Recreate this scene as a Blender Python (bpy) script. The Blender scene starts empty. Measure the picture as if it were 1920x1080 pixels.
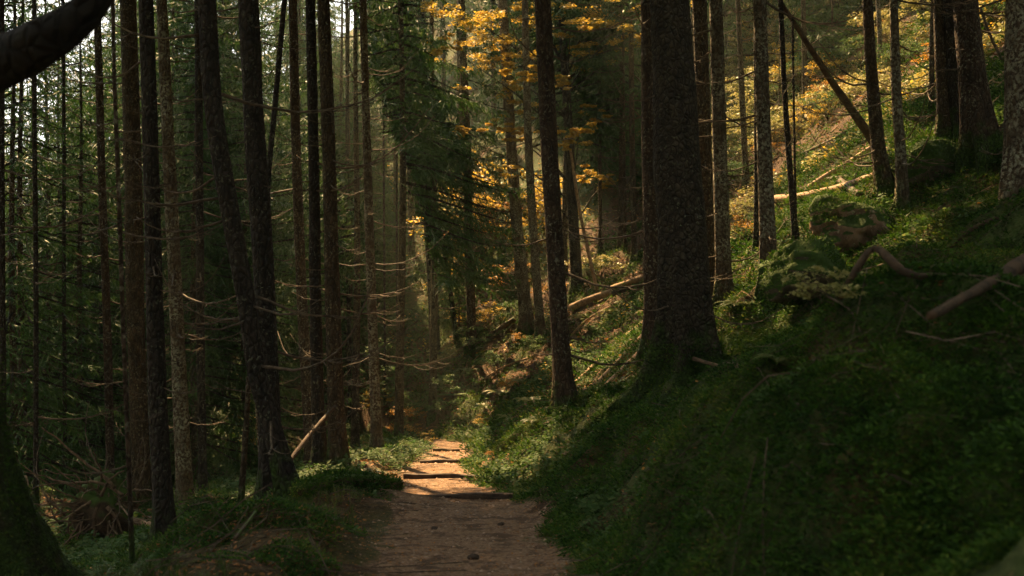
import bpy, math, random
import numpy as np
from mathutils import Vector, Matrix
PI = math.pi
rs = np.random.RandomState(7)
random.seed(7)
sc = bpy.context.scene
col = sc.collection

# ------------------------------------------------------------------ camera, sky, sun, exposure
F = 1867.0                      # focal length in pixels of the 1920 px wide picture
CZ = 1.6
cam = bpy.data.objects.new('camera', bpy.data.cameras.new('camera'))
col.objects.link(cam); sc.camera = cam
cam.location = (0, 0, CZ); cam.rotation_euler = (PI/2, 0, 0)
cam.data.sensor_width = 36; cam.data.lens = 35; cam.data.clip_start = 0.05; cam.data.clip_end = 1500
cam.data.dof.use_dof = True; cam.data.dof.focus_distance = 14; cam.data.dof.aperture_fstop = 2.8

SUN_EL, SUN_AZ = 47.0, -24.0    # azimuth from +Y towards +X: the sun stands ahead, a little to the left
_e, _a = math.radians(SUN_EL), math.radians(SUN_AZ)
SUN = np.array([math.cos(_e)*math.sin(_a), math.cos(_e)*math.cos(_a), math.sin(_e)])
w = bpy.data.worlds.new('World'); sc.world = w; w.use_nodes = True
nt = w.node_tree; bg = nt.nodes['Background']
sky = nt.nodes.new('ShaderNodeTexSky'); sky.sky_type = 'NISHITA'; sky.sun_disc = False
sky.sun_elevation = _e; sky.sun_rotation = _a; sky.dust_density = 3.0; sky.air_density = 1.0
hs = nt.nodes.new('ShaderNodeHueSaturation'); hs.inputs['Saturation'].default_value = .1      # a white, hazy sky
nt.links.new(sky.outputs[0], hs.inputs['Color']); nt.links.new(hs.outputs[0], bg.inputs[0]); bg.inputs[1].default_value = 0.06
sl = bpy.data.lights.new('sun', 'SUN'); sl.energy = 5.0; sl.angle = math.radians(0.6); sl.color = (1.0, 0.64, 0.3)
so = bpy.data.objects.new('sun', sl); col.objects.link(so)
so.rotation_euler = Vector(-SUN).to_track_quat('-Z', 'Y').to_euler()
so.location = Vector(SUN*60)
sc.view_settings.view_transform = 'Standard'; sc.view_settings.look = 'None'
sc.view_settings.exposure = 2.3; sc.view_settings.gamma = 1.0
sc.render.engine = 'CYCLES'
cy = sc.cycles
cy.max_bounces = 5; cy.diffuse_bounces = 3; cy.glossy_bounces = 1; cy.transmission_bounces = 3
cy.transparent_max_bounces = 4; cy.use_denoising = True; cy.sample_clamp_indirect = 4.0
cy.use_adaptive_sampling = True; cy.adaptive_threshold = 0.02

# ------------------------------------------------------------------ helpers: objects and meshes
def tag(o, label=None, cat=None, group=None, kind=None):
    if label: o['label'] = label
    if cat: o['category'] = cat
    if group: o['group'] = group
    if kind: o['kind'] = kind
    return o

def mk(name, V, Fs, mats, mi=None, smooth=False, attrs=None):
    """fast mesh from arrays. Fs: (N,k) int array or a list of such arrays"""
    V = np.asarray(V, dtype=np.float32).reshape(-1, 3)
    if not isinstance(Fs, (list, tuple)): Fs = [Fs]
    Fs = [np.asarray(f, dtype=np.int32) for f in Fs if len(f)]
    me = bpy.data.meshes.new(name)
    me.vertices.add(len(V)); me.vertices.foreach_set('co', V.ravel())
    li = np.concatenate([f.ravel() for f in Fs]) if Fs else np.zeros(0, np.int32)
    lt = np.concatenate([np.full(len(f), f.shape[1], np.int32) for f in Fs]) if Fs else np.zeros(0, np.int32)
    me.loops.add(len(li)); me.loops.foreach_set('vertex_index', li)
    ls = np.concatenate([[0], np.cumsum(lt)[:-1]]).astype(np.int32) if len(lt) else lt
    me.polygons.add(len(lt)); me.polygons.foreach_set('loop_start', ls); me.polygons.foreach_set('loop_total', lt)
    if smooth: me.polygons.foreach_set('use_smooth', np.ones(len(lt), bool))
    if mi is not None: me.polygons.foreach_set('material_index', np.asarray(mi, np.int32))
    for m in (mats if isinstance(mats, (list, tuple)) else [mats]): me.materials.append(m)
    if attrs:
        for k, a in attrs.items():
            at = me.attributes.new(k, 'FLOAT', 'POINT'); at.data.foreach_set('value', np.asarray(a, np.float32))
    me.update(calc_edges=True)
    return me

def ob(name, me, parent=None, loc=(0, 0, 0), rot=(0, 0, 0), scale=1.0):
    o = bpy.data.objects.new(name, me); col.objects.link(o)
    o.location = loc; o.rotation_euler = rot
    o.scale = (scale,)*3 if not isinstance(scale, (tuple, list)) else scale
    if parent: o.parent = parent
    return o

def empty(name, loc, rz=0.0, scale=1.0):
    o = bpy.data.objects.new(name, None); col.objects.link(o)
    o.location = loc; o.rotation_euler = (0, 0, rz); o.scale = (scale,)*3; o.empty_display_size = .3
    return o

# ------------------------------------------------------------------ noise
_perm = rs.permutation(4096); _val = rs.rand(4096)
def vnoise(x, y, seed=0):
    xi = np.floor(x).astype(np.int64); yi = np.floor(y).astype(np.int64)
    fx = x-xi; fy = y-yi; fx = fx*fx*(3-2*fx); fy = fy*fy*(3-2*fy)
    def h(a, b): return _val[_perm[(_perm[(a+seed*57) & 4095]+b) & 4095]]
    return (h(xi, yi)*(1-fx)+h(xi+1, yi)*fx)*(1-fy)+(h(xi, yi+1)*(1-fx)+h(xi+1, yi+1)*fx)*fy
def fbm(x, y, oct=4, seed=0):
    r = 0; a = .5
    for i in range(oct): r = r+a*vnoise(x*2**i+i*13.7, y*2**i+i*7.3, seed+i); a *= .5
    return r
def billow(x, y, oct=3, seed=0):
    r = 0; a = .6
    for i in range(oct): r = r+a*np.sqrt(np.abs(2*vnoise(x*2**i+i*3.1, y*2**i+i*9.3, seed+i)-1)+.02); a *= .45
    return r

# ------------------------------------------------------------------ terrain
PW = np.array([(.3, -40, 1.2), (.1, -8, .5), (0, -2, .22), (-.12, 3, .12), (-.2, 5.4, .02), (-.56, 10, -.55), (-.96, 13.5, -1.0),
               (-1.2, 17, -1.4), (-1.41, 22, -1.93), (-1.9, 25.5, -2.35), (-4, 29, -2.8), (-8.7, 32, -3.4), (-11.5, 34.8, -3.25),
               (-25, 42, -4.5), (-80, 80, -7)], float)
def catmull(P, step):
    out = []
    for i in range(len(P)-1):
        p0 = P[max(i-1, 0)]; p1 = P[i]; p2 = P[i+1]; p3 = P[min(i+2, len(P)-1)]
        n = max(2, int(np.linalg.norm(p2-p1)/step)); t = np.linspace(0, 1, n, endpoint=False)[:, None]
        d1 = np.linalg.norm(p2-p1); m1 = (p2-p0)*d1/max(np.linalg.norm(p2-p0), 1e-6); m2 = (p3-p1)*d1/max(np.linalg.norm(p3-p1), 1e-6)
        out.append((2*t**3-3*t**2+1)*p1+(t**3-2*t**2+t)*m1+(-2*t**3+3*t**2)*p2+(t**3-t**2)*m2)
    out.append(P[-1:]); return np.concatenate(out)
PP = catmull(PW, .9)
STEPS = [(10.0, .11), (13.5, .12), (17.0, .12), (20.6, .08)]      # timber steps: depth and drop
def sdist(X, Y):
    """signed distance to the path (right positive), path height and the y of the nearest point"""
    X = X.ravel(); Y = Y.ravel(); n = len(X)
    S = np.empty(n); Z = np.empty(n); YY = np.empty(n)
    A = PP[:-1]; D = PP[1:]-A; L2 = (D[:, :2]**2).sum(1)
    for i in range(0, n, 20000):
        x = X[i:i+20000, None]; y = Y[i:i+20000, None]
        t = np.clip(((x-A[:, 0])*D[:, 0]+(y-A[:, 1])*D[:, 1])/L2, 0, 1)
        dx = x-A[:, 0]-t*D[:, 0]; dy = y-A[:, 1]-t*D[:, 1]
        dd = dx*dx+dy*dy; k = dd.argmin(1); r = np.arange(len(k))
        sg = np.sign(dx[r, k]*D[k, 1]-dy[r, k]*D[k, 0])
        S[i:i+20000] = sg*np.sqrt(dd[r, k]); tt = t[r, k]
        # blend of path heights by distance keeps the slope free of creases
        Z[i:i+20000] = A[k, 2]+tt*D[k, 2]; YY[i:i+20000] = A[k, 1]+tt*D[k, 1]
    return S, Z, YY
def sm(a, b, x):
    t = np.clip((x-a)/(b-a), 0, 1); return t*t*(3-2*t)
BUMPS = []          # (x, y, rx, ry, height)
def height_raw(X, Y):
    shp = X.shape; x = X.ravel(); y = Y.ravel()
    s, zp, yy = sdist(x, y)
    sw = s+(fbm(x*.7, y*.7, 3, 3)-.44)*.5
    kk = np.interp(yy, [5, 11, 16, 20, 25, 32], [.45, .47, .64, .76, .85, .85])*np.interp(x, [-95, -42, -12, -3], [.2, .33, .85, 1])
    r = np.clip(sw-1.1, 0, None)
    right = .42*sm(.6, 1.5, sw)+kk*r - np.clip(r-38, 0, None)*kk*.55
    l = np.clip(-sw-.8, 0, None)
    left = .10*sm(.0, .5, l)*(1-sm(.7, 1.6, l)) - .25*np.clip(l-.3, 0, 2.7) - .14*np.clip(l-3, 0, 2.6) - .25*np.clip(l-5.6, 0, 25) - .05*np.clip(l-30.6, 0, None)
    z = zp+np.where(sw > 0, right, left)
    off = sm(.55, 1.2, np.abs(sw))
    far = sm(0, 8, r)
    mound = billow(x*.95+3, y*.95, 3, 11)
    calm = 1-.85*np.exp(-(((x-1.7)/1.3)**2+((y-9.9)/1.4)**2))
    z = z+off*calm*((.46+.34*sm(15, 10, y)*(s > 0))*(mound-.42)*np.where(s > 0, 1.0, .5)+.26*(billow(x*2.6, y*2.6, 2, 21)-.4)*np.where(s > 0, 1, .6)+.9*far*(fbm(x*.16, y*.16, 3, 31)-.44))
    z = z+(1-off)*(.025*(fbm(x*1.6, y*1.6, 3, 5)-.44)+.014*(fbm(x*7, y*7, 2, 6)-.37))
    # treads: the path drops behind every timber and gently levels between them
    for yd, dr in STEPS:
        z = z+(1-off)*(dr*.5*np.exp(-np.clip(yd-y, 0, None)/1.2)*(y < yd)-dr*.5*np.exp(-np.clip(y-yd, 0, None)/1.2)*(y >= yd))
    for yd, dr in STEPS:
        z = z-(1-sm(.8, 1.3, np.abs(sw)))*.045*np.exp(-((y-yd+.16)/.2)**2)
    for bx, by, rx, ry, h in BUMPS:
        q = ((x-bx)/rx)**2+((y-by)/ry)**2
        z = z+h*np.exp(-q*1.2)*(1+.25*(billow(x*4, y*4, 2, 9)-.4))
    return z.reshape(shp), s.reshape(shp), off.reshape(shp)

def axis(lo, hi, c, d0, grow):
    a = [c]; d = d0
    while a[-1] < hi: a.append(a[-1]+d); d = min(d*grow if abs(a[-1]-c) > 3 else d0, 2.5)
    b = [c]; d = d0
    while b[-1] > lo: b.append(b[-1]-d); d = min(d*grow if abs(b[-1]-c) > 3 else d0, 2.5)
    return np.array(sorted(set(a+b)))
XS = axis(-130, 130, 1.0, .085, 1.014); YS = axis(-60, 170, 8.0, .085, 1.012)
GX, GY = np.meshgrid(XS, YS)
def rebuild():
    global GZ, GS, GO
    GZ, GS, GO = height_raw(GX, GY)
def bil(G, x, y):
    x = np.asarray(x, float); y = np.asarray(y, float)
    i = np.clip(np.searchsorted(XS, x)-1, 0, len(XS)-2); j = np.clip(np.searchsorted(YS, y)-1, 0, len(YS)-2)
    fx = np.clip((x-XS[i])/(XS[i+1]-XS[i]), 0, 1); fy = np.clip((y-YS[j])/(YS[j+1]-YS[j]), 0, 1)
    return (G[j, i]*(1-fx)+G[j, i+1]*fx)*(1-fy)+(G[j+1, i]*(1-fx)+G[j+1, i+1]*fx)*fy
def Hh(x, y): return bil(GZ, x, y)
def hit(u, v, tmin=2.0):
    """where the line of sight through pixel (u, v) meets the ground"""
    t = np.concatenate([np.arange(tmin, 30, .03), np.arange(30, 140, .15)])
    x = (u-960)/F*t; z = CZ+(540-v)/F*t
    below = z <= Hh(x, t)
    k = int(np.argmax(below)) if below.any() else len(t)-1
    return np.array([x[k], t[k], Hh(x[k], t[k])])
def at(u, v, d): return np.array([(u-960)/F*d, d, CZ+(540-v)/F*d])
rebuild()
# mossy banks and mounds that stand out in the photograph
for u, v, rx, ry, h in [(1430, 850, .8, .6, .25), (1650, 800, .8, .7, .25), (1150, 850, .6, .6, .18),
                        (1800, 960, .6, .5, .2), (1740, 345, 1.1, .6, .45), (1660, 370, .6, .5, .25), (1760, 300, .9, .6, .35), (1870, 330, 1.0, .7, .5),
                        (650, 925, .8, .35, .17), (560, 945, .4, .5, .14), (700, 968, .55, .3, .14), (1150, 590, .6, .5, .4),
                        (1410, 590, .6, .5, .25), (430, 1040, .7, .5, .25), (380, 985, .5, .5, .3), (880, 760, .5, .5, .25), (1590, 590, .9, .5, .15), (1820, 440, .9, .5, .3)]:
    p = hit(u, v); BUMPS.append((p[0], p[1], rx, ry, h))
_rb = np.random.RandomState(23)
for _i in range(60):
    _d = _rb.uniform(3.6, 14); _x = _rb.uniform(.12, .56)*_d
    if (_x-1.7)**2+(_d-10.2)**2 < 1.8 or _x < 1.2 or (_d > 10.5 and _x > 2.6): continue
    _r = _rb.uniform(.22, .5); BUMPS.append((_x, _d, _r, _r*_rb.uniform(.7, 1.1), _r*_rb.uniform(.4, .62)))
rebuild()
def bump_to(u, v, d, rx, ry):
    q = at(u, v, d); BUMPS.append((q[0], d, rx, ry, q[2]-float(Hh(q[0], d))))
bump_to(1285, 752, 10.6, .9, .8); bump_to(1180, 745, 11.0, .5, .5); rebuild(); bump_to(190, 1000, 12.5, 1.6, 1.3); bump_to(42, 928, 14.5, 1.2, 1.0); bump_to(355, 1005, 14, 1.0, .8)
rebuild()

# ------------------------------------------------------------------ materials
def M(name, rough=.85):
    m = bpy.data.materials.new(name); m.use_nodes = True
    n = m.node_tree.nodes; l = m.node_tree.links
    b = n['Principled BSDF']; b.inputs['Roughness'].default_value = rough; b.inputs['Specular IOR Level'].default_value = .25
    return m, n, l, b
def ramp(n, stops):
    r = n.new('ShaderNodeValToRGB'); e = r.color_ramp.elements
    while len(e) < len(stops): e.new(.5)
    for q, (p, c) in zip(e, stops): q.position = p; q.color = (*c, 1)
    return r
def mixc(n, l, fac, a, b):
    m = n.new('ShaderNodeMix'); m.data_type = 'RGBA'
    if hasattr(fac, 'is_linked'): l.new(fac, m.inputs[0])
    else: m.inputs[0].default_value = fac
    for q, i in ((a, 6), (b, 7)):
        if isinstance(q, tuple): m.inputs[i].default_value = (*q, 1)
        else: l.new(q, m.inputs[i])
    return m.outputs[2]
def noise(n, l, vec, scale, detail=4, rough=.55, dist=0):
    t = n.new('ShaderNodeTexNoise'); t.inputs['Scale'].default_value = scale; t.inputs['Detail'].default_value = detail
    t.inputs['Roughness'].default_value = rough; t.inputs['Distortion'].default_value = dist
    if vec is not None: l.new(vec, t.inputs['Vector'])
    return t.outputs['Fac']
def mrange(n, l, src, a, b, c=0, d=1):
    m = n.new('ShaderNodeMapRange'); l.new(src, m.inputs[0])
    for i, q in zip((1, 2, 3, 4), (a, b, c, d)): m.inputs[i].default_value = q
    return m.outputs[0]
def math_(n, l, op, a, b):
    m = n.new('ShaderNodeMath'); m.operation = op
    for i, q in enumerate((a, b)):
        if hasattr(q, 'is_linked'): l.new(q, m.inputs[i])
        else: m.inputs[i].default_value = q
    return m.outputs[0]
def bump(n, l, b, src, strength, dist):
    u = n.new('ShaderNodeBump'); u.inputs['Strength'].default_value = strength; u.inputs['Distance'].default_value = dist
    l.new(src, u.inputs['Height']); l.new(u.outputs[0], b.inputs['Normal'])
def objvec(n, l, scale=(1, 1, 1)):
    tc = n.new('ShaderNodeTexCoord'); mp = n.new('ShaderNodeMapping'); mp.inputs['Scale'].default_value = scale
    l.new(tc.outputs['Object'], mp.inputs[0]); return mp.outputs[0], tc.outputs['Object']

def leaf_mat(name, cols, trans=.45, rough=.55, vscale=1.3):
    """colour varies per leaf and in broad patches; thin leaves let light through"""
    m, n, l, b = M(name, rough)
    g = n.new('ShaderNodeNewGeometry')
    r = ramp(n, [(i/(len(cols)-1), c) for i, c in enumerate(cols)])
    nz = noise(n, l, g.outputs['Position'], vscale, 2)
    mx = n.new('ShaderNodeMix'); mx.inputs[0].default_value = .55
    l.new(mrange(n, l, nz, .3, .7), mx.inputs[2]); l.new(g.outputs['Random Per Island'], mx.inputs[3])
    l.new(mx.outputs[0], r.inputs[0]); l.new(r.outputs[0], b.inputs['Base Color'])
    tr = n.new('ShaderNodeBsdfTranslucent'); l.new(r.outputs[0], tr.inputs[0])
    ms = n.new('ShaderNodeMixShader'); ms.inputs[0].default_value = trans
    l.new(b.outputs[0], ms.inputs[1]); l.new(tr.outputs[0], ms.inputs[2]); l.new(ms.outputs[0], n['Material Output'].inputs[0])
    return m

def bark_mat(name, dark, light, lichen, lichen_amt, moss_h, vs=(9, 9, 4.5), rust=None):
    m, n, l, b = M(name, .9)
    v, raw = objvec(n, l, vs)
    n1 = noise(n, l, v, 1.0, 6, .65, .4)
    vo = n.new('ShaderNodeTexVoronoi'); vo.inputs['Scale'].default_value = 2.2; l.new(v, vo.inputs['Vector']); vo.feature = 'DISTANCE_TO_EDGE'
    c = mixc(n, l, mrange(n, l, n1, .35, .65), dark, light)
    c = mixc(n, l, mrange(n, l, vo.outputs[0], 0, .12, .6, 0), c, tuple(q*.35 for q in dark))
    if rust: c = mixc(n, l, mrange(n, l, noise(n, l, raw, 2.0, 3), .5, .65, 0, .7), c, rust)
    li = noise(n, l, raw, 26, 3, .6); big = noise(n, l, raw, 2.5, 3)
    lf = math_(n, l, 'MULTIPLY', mrange(n, l, li, .62-lichen_amt*.12, .66-lichen_amt*.08), mrange(n, l, big, .42, .6, .1, 1))
    c = mixc(n, l, lf, c, lichen)
    # moss climbs the foot of the trunk: real growth, height measured from the trunk's own base
    sx = n.new('ShaderNodeSeparateXYZ'); l.new(raw, sx.inputs[0])
    hz = math_(n, l, 'ADD', sx.outputs[2], mrange(n, l, noise(n, l, raw, 5, 4), .3, .7, moss_h*.6, -moss_h*.6))
    mf = mrange(n, l, hz, moss_h*.25, moss_h, 1, 0)
    mc = mixc(n, l, mrange(n, l, noise(n, l, raw, 30, 3), .35, .65), (.018, .035, .006), (.05, .095, .014))
    c = mixc(n, l, mf, c, mc)
    l.new(c, b.inputs['Base Color'])
    hgt = math_(n, l, 'ADD', mrange(n, l, vo.outputs[0], 0, .25, 0, .7), n1)
    bump(n, l, b, hgt, 1.0, .035)
    return m

GREEN = [(.016, .046, .01), (.03, .078, .015), (.048, .105, .02), (.085, .125, .024)]
m_spruce = leaf_mat('spruce_needles', GREEN, .25, .6)
m_spruce_pale = leaf_mat('spruce_needles_pale', [(.05, .09, .03), (.08, .13, .045), (.12, .16, .06)], .3, .6)
m_grass = leaf_mat('grass_blades', [(.022, .05, .01), (.05, .09, .016), (.1, .13, .028), (.19, .18, .05)], .35, .5, 1.0)
m_moss = leaf_mat('moss_tufts', [(.005, .018, .003), (.02, .064, .006), (.058, .125, .01), (.19, .19, .035)], .3, .8, 1.4)
m_herb = leaf_mat('herb_leaves', [(.03, .07, .02), (.05, .11, .03), (.09, .15, .045), (.16, .18, .06)], .4, .75, .9)
m_pale = leaf_mat('pale_leaves', [(.1, .13, .03), (.2, .21, .06), (.36, .33, .12), (.55, .46, .2)], .4, .45, .5)
m_yellow = leaf_mat('yellow_leaves', [(.09, .1, .016), (.26, .2, .025), (.5, .34, .045), (.6, .4, .06), (.5, .25, .03)], .5, .5, 1.2)
m_orange = leaf_mat('orange_leaves', [(.12, .07, .015), (.28, .13, .022), (.45, .23, .04), (.55, .34, .07)], .45, .5, 1.5)
m_litter = leaf_mat('fallen_leaves', [(.09, .045, .02), (.2, .09, .03), (.34, .15, .045), (.45, .22, .06)], .15, .7, .8)
m_fern = leaf_mat('fern_fronds', [(.05, .1, .025), (.09, .15, .04), (.17, .19, .06), (.3, .2, .05)], .4, .5, .8)
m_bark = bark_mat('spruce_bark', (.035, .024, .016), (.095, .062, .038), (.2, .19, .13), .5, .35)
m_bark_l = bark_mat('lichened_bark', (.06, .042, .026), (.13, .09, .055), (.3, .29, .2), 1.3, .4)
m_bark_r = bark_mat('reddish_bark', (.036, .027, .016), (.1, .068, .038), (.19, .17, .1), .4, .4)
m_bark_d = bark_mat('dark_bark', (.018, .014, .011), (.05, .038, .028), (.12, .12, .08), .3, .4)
m_bark_big = bark_mat('old_spruce_bark', (.022, .018, .012), (.075, .058, .036), (.13, .13, .08), .1, .75, (9, 9, 7))
m_bough = bark_mat('backlit_bark', (.006, .005, .004), (.02, .016, .012), (.03, .035, .02), .1, .1)  # bough seen against the light: its backlit darkness is put into the colour
m_moss_bark = bark_mat('mossy_bark', (.03, .022, .015), (.07, .05, .03), (.15, .15, .1), .3, 3.0, (22, 22, 22))

def wood_mat(name, a, b_, moss=0.0):
    m, n, l, b = M(name, .8); v, raw = objvec(n, l, (14, 14, 14))
    f = noise(n, l, v, 1.0, 5, .6, .6); c = mixc(n, l, mrange(n, l, f, .35, .65), a, b_)
    if moss:
        g = n.new('ShaderNodeNewGeometry'); sx = n.new('ShaderNodeSeparateXYZ'); l.new(g.outputs['Normal'], sx.inputs[0])
        mf = math_(n, l, 'MULTIPLY', mrange(n, l, sx.outputs[2], -.1, .5), mrange(n, l, noise(n, l, raw, 3.5, 4), .6-moss*.35, .7-moss*.35))
        c = mixc(n, l, mf, c, mixc(n, l, noise(n, l, raw, 25, 3), (.02, .045, .006), (.075, .12, .02)))
    l.new(c, b.inputs['Base Color']); bump(n, l, b, f, .7, .012); return m
m_dead = wood_mat('dead_twig_wood', (.045, .032, .022), (.14, .105, .07))
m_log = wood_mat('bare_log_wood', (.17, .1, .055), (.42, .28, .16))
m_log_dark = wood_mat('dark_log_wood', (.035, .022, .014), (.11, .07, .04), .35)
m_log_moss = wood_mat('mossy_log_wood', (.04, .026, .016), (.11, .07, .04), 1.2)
m_shade_wood = wood_mat('shaded_wood', (.026, .017, .01), (.08, .05, .028))  # darker wood without moss, shade mixed into its colour
m_timber = wood_mat('step_timber', (.024, .017, .012), (.085, .058, .038))
m_root = wood_mat('exposed_root_wood', (.06, .04, .024), (.19, .125, .075))
def rock_mat(name, a, b_, moss):
    m, n, l, b = M(name, .9); v, raw = objvec(n, l)
    f = noise(n, l, raw, 4, 8, .65, .5); c = mixc(n, l, mrange(n, l, f, .38, .62), a, b_)
    c = mixc(n, l, mrange(n, l, noise(n, l, raw, 14, 3), .6, .7), c, (.3, .25, .18))
    g = n.new('ShaderNodeNewGeometry'); sx = n.new('ShaderNodeSeparateXYZ'); l.new(g.outputs['Normal'], sx.inputs[0])
    k = math_(n, l, 'ADD', sx.outputs[2], mrange(n, l, noise(n, l, raw, 4.5, 4), .3, .7, -.22, .22))
    c = mixc(n, l, mrange(n, l, k, moss, moss+.12), c, mixc(n, l, noise(n, l, raw, 22, 3), (.015, .035, .006), (.06, .105, .018)))
    l.new(c, b.inputs['Base Color']); bump(n, l, b, f, .8, .05); return m
m_rock = rock_mat('boulder_rock', (.1, .06, .038), (.27, .17, .11), .2)
m_rock_moss = rock_mat('mossy_boulder_rock', (.06, .05, .035), (.16, .12, .08), -.35)
m_stone = rock_mat('pale_stone', (.2, .14, .1), (.42, .3, .22), 1.6)

def ground_mat():
    m, n, l, b = M('forest_floor', .95)
    g = n.new('ShaderNodeNewGeometry'); P = g.outputs['Position']
    a = n.new('ShaderNodeAttribute'); a.attribute_name = 'path'
    a2 = n.new('ShaderNodeAttribute'); a2.attribute_name = 'litter'
    big = noise(n, l, P, .9, 4); fine = noise(n, l, P, 22, 6, .7); mid = noise(n, l, P, 5, 5, .6)
    moss = mixc(n, l, mrange(n, l, mid, .35, .65), (.016, .032, .007), (.055, .085, .016))
    moss = mixc(n, l, mrange(n, l, fine, .45, .7), moss, (.085, .1, .03))
    duff = mixc(n, l, mrange(n, l, fine, .35, .65), (.03, .018, .01), (.12, .065, .03))
    bare = math_(n, l, 'ADD', mrange(n, l, big, .5, .62, 0, .8), a2.outputs['Fac'])
    c = mixc(n, l, bare, moss, duff)
    vo = n.new('ShaderNodeTexVoronoi'); vo.inputs['Scale'].default_value = 34; l.new(P, vo.inputs['Vector'])
    soil = mixc(n, l, mrange(n, l, fine, .38, .62), (.1, .06, .034), (.3, .19, .115))
    peb = mixc(n, l, vo.outputs['Color'], (.18, .11, .07), (.6, .44, .32))
    soil = mixc(n, l, mrange(n, l, vo.outputs['Distance'], .22, .38, .55, 0), soil, peb)
    soil = mixc(n, l, mrange(n, l, mid, .5, .62, 0, .75), soil, (.055, .033, .02))
    pf = math_(n, l, 'ADD', a.outputs['Fac'], mrange(n, l, noise(n, l, P, 4.5, 6, .65), .3, .7, -.55, .5))
    c = mixc(n, l, mrange(n, l, pf, .4, .62), c, soil)
    l.new(c, b.inputs['Base Color'])
    bump(n, l, b, math_(n, l, 'ADD', fine, math_(n, l, 'MULTIPLY', vo.outputs['Distance'], -.5)), .9, .03)
    return m
nx, ny = len(XS), len(YS)
idx = np.arange(nx*ny).reshape(ny, nx)
gf = np.stack([idx[:-1, :-1], idx[:-1, 1:], idx[1:, 1:], idx[1:, :-1]], -1).reshape(-1, 4)
pm = (1-sm(.4, .82, np.abs(GS+(fbm(GX*.9, GY*.9, 3, 3)-.44)*.5)*np.interp(GY, [8, 14], [1, 1.3]))).ravel()
# bare litter on the bank and left of the path; in hollows it also stands in for shade
lit = (sm(.2, .7, fbm(GX*.45, GY*.45, 3, 77)-.15)*np.where(GS < 0, 1.0, .35)+.75*np.exp(-((GS+1.15)/.55)**2)+.7*(GS > .8)*sm(.34, .24, billow(GX*.95+3, GY*.95, 3, 11))+1.1*(GS > 1)*(GY > 13.5)*(GY < 34)*(GX/np.maximum(GY, 1) < .2)*sm(.36, .48, fbm(GX*.8+5, GY*.8, 3, 19))+1.0*(GX/np.maximum(GY, 1) >= .2)*(GS > 1)*sm(17, 20, GY)*sm(.38, .5, fbm(GX*.6+15, GY*.6, 3, 29))).ravel()
g = ob('ground', mk('ground', np.stack([GX, GY, GZ], -1).reshape(-1, 3), gf, ground_mat(), smooth=True, attrs={'path': pm, 'litter': lit}))
tag(g, kind='structure')

# ------------------------------------------------------------------ sun patches: gaps cut into the crowns to let the sun reach them
PATCH = []
def patch(u, v, r, d=None):
    PATCH.append((*(hit(u, v) if d is None else at(u, v, d)), r))
for y_ in np.arange(12.6, 27, 1.1):
    x_ = np.interp(y_, PP[:60, 1], PP[:60, 0]); PATCH.append((x_, y_, float(Hh(x_, y_)), .85 if y_ > 14 else .5))
for a in [
          (1150, 660, .95), (1110, 700, .75), (1185, 615, .8), (1090, 660, .8), (1130, 620, .8), (1120, 550, .9), (1180, 528, .7), (1150, 500, .7),
          (1500, 400, 1.0), (1440, 440, 1.0), (1600, 385, .9), (1480, 450, .9), (1400, 500, .8), (1540, 380, .9), (1415, 470, .8), (1460, 480, .6), (1500, 440, .8), (1650, 375, .6), (1380, 530, .6),
          (1540, 340, 1.2), (1620, 290, 1.2), (1480, 300, 1.5), (1500, 250, 1.8), (1580, 210, 1.8), (1680, 190, 1.3), (1720, 130, 1.3),
          (1880, 50, 1.6), (1440, 340, 1.4), (1410, 440, .8), (1720, 320, .6), (1420, 240, 1.6), (1550, 280, 1.5),
          (930, 450, 3.2), (900, 520, 2.2), (1010, 520, 2.0), (960, 590, 1.3), (1040, 470, 1.8), (860, 470, 2.0), (880, 390, 2.2), (980, 370, 2.0), (940, 745, .6), (960, 690, .6), (980, 800, .45), (430, 812, 1.8), (400, 800, 1.5),
          (760, 815, .5), (700, 765, .5), (1700, 60, 1.5)]: patch(*a)
for a in [(860, 25, 1.3, 25), (900, 70, 1.1, 25), (830, 95, .8, 25), (545, 420, 2.2, 34), (530, 560, 1.8, 34), (1390, 150, 1.2, 27), (1075, 260, .8, 24), (900, 420, 1.6, 34), (860, 600, .8, 30), (980, 620, .7, 28), (1040, 640, .7, 24),
          (960, 230, .9, 25), (345, 700, .5, 15), (345, 520, .5, 15), (1180, 60, 1.0, 26), (450, 860, 1.0, 26)]: patch(*a)
PATCH = np.array(PATCH)
def cut_mask(C):
    """True for leaves that stand in the line from a sunlit patch to the sun"""
    m = np.zeros(len(C), bool)
    if not len(C): return m
    c0 = C.mean(0); R = np.abs(C-c0).max()*1.5
    for x, y, z, r in PATCH:
        wv = c0-(x, y, z); t = wv@SUN
        if np.linalg.norm(wv-t*SUN) > R+r: continue
        W = C-(x, y, z); T = W@SUN; Dn = np.linalg.norm(W-T[:, None]*SUN, axis=1)
        jit = .9+.35*vnoise(C[:, 0]*1.1, C[:, 2]*1.1, 5)
        m |= (T > 1.3) & (Dn < r*jit)
    return m

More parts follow.
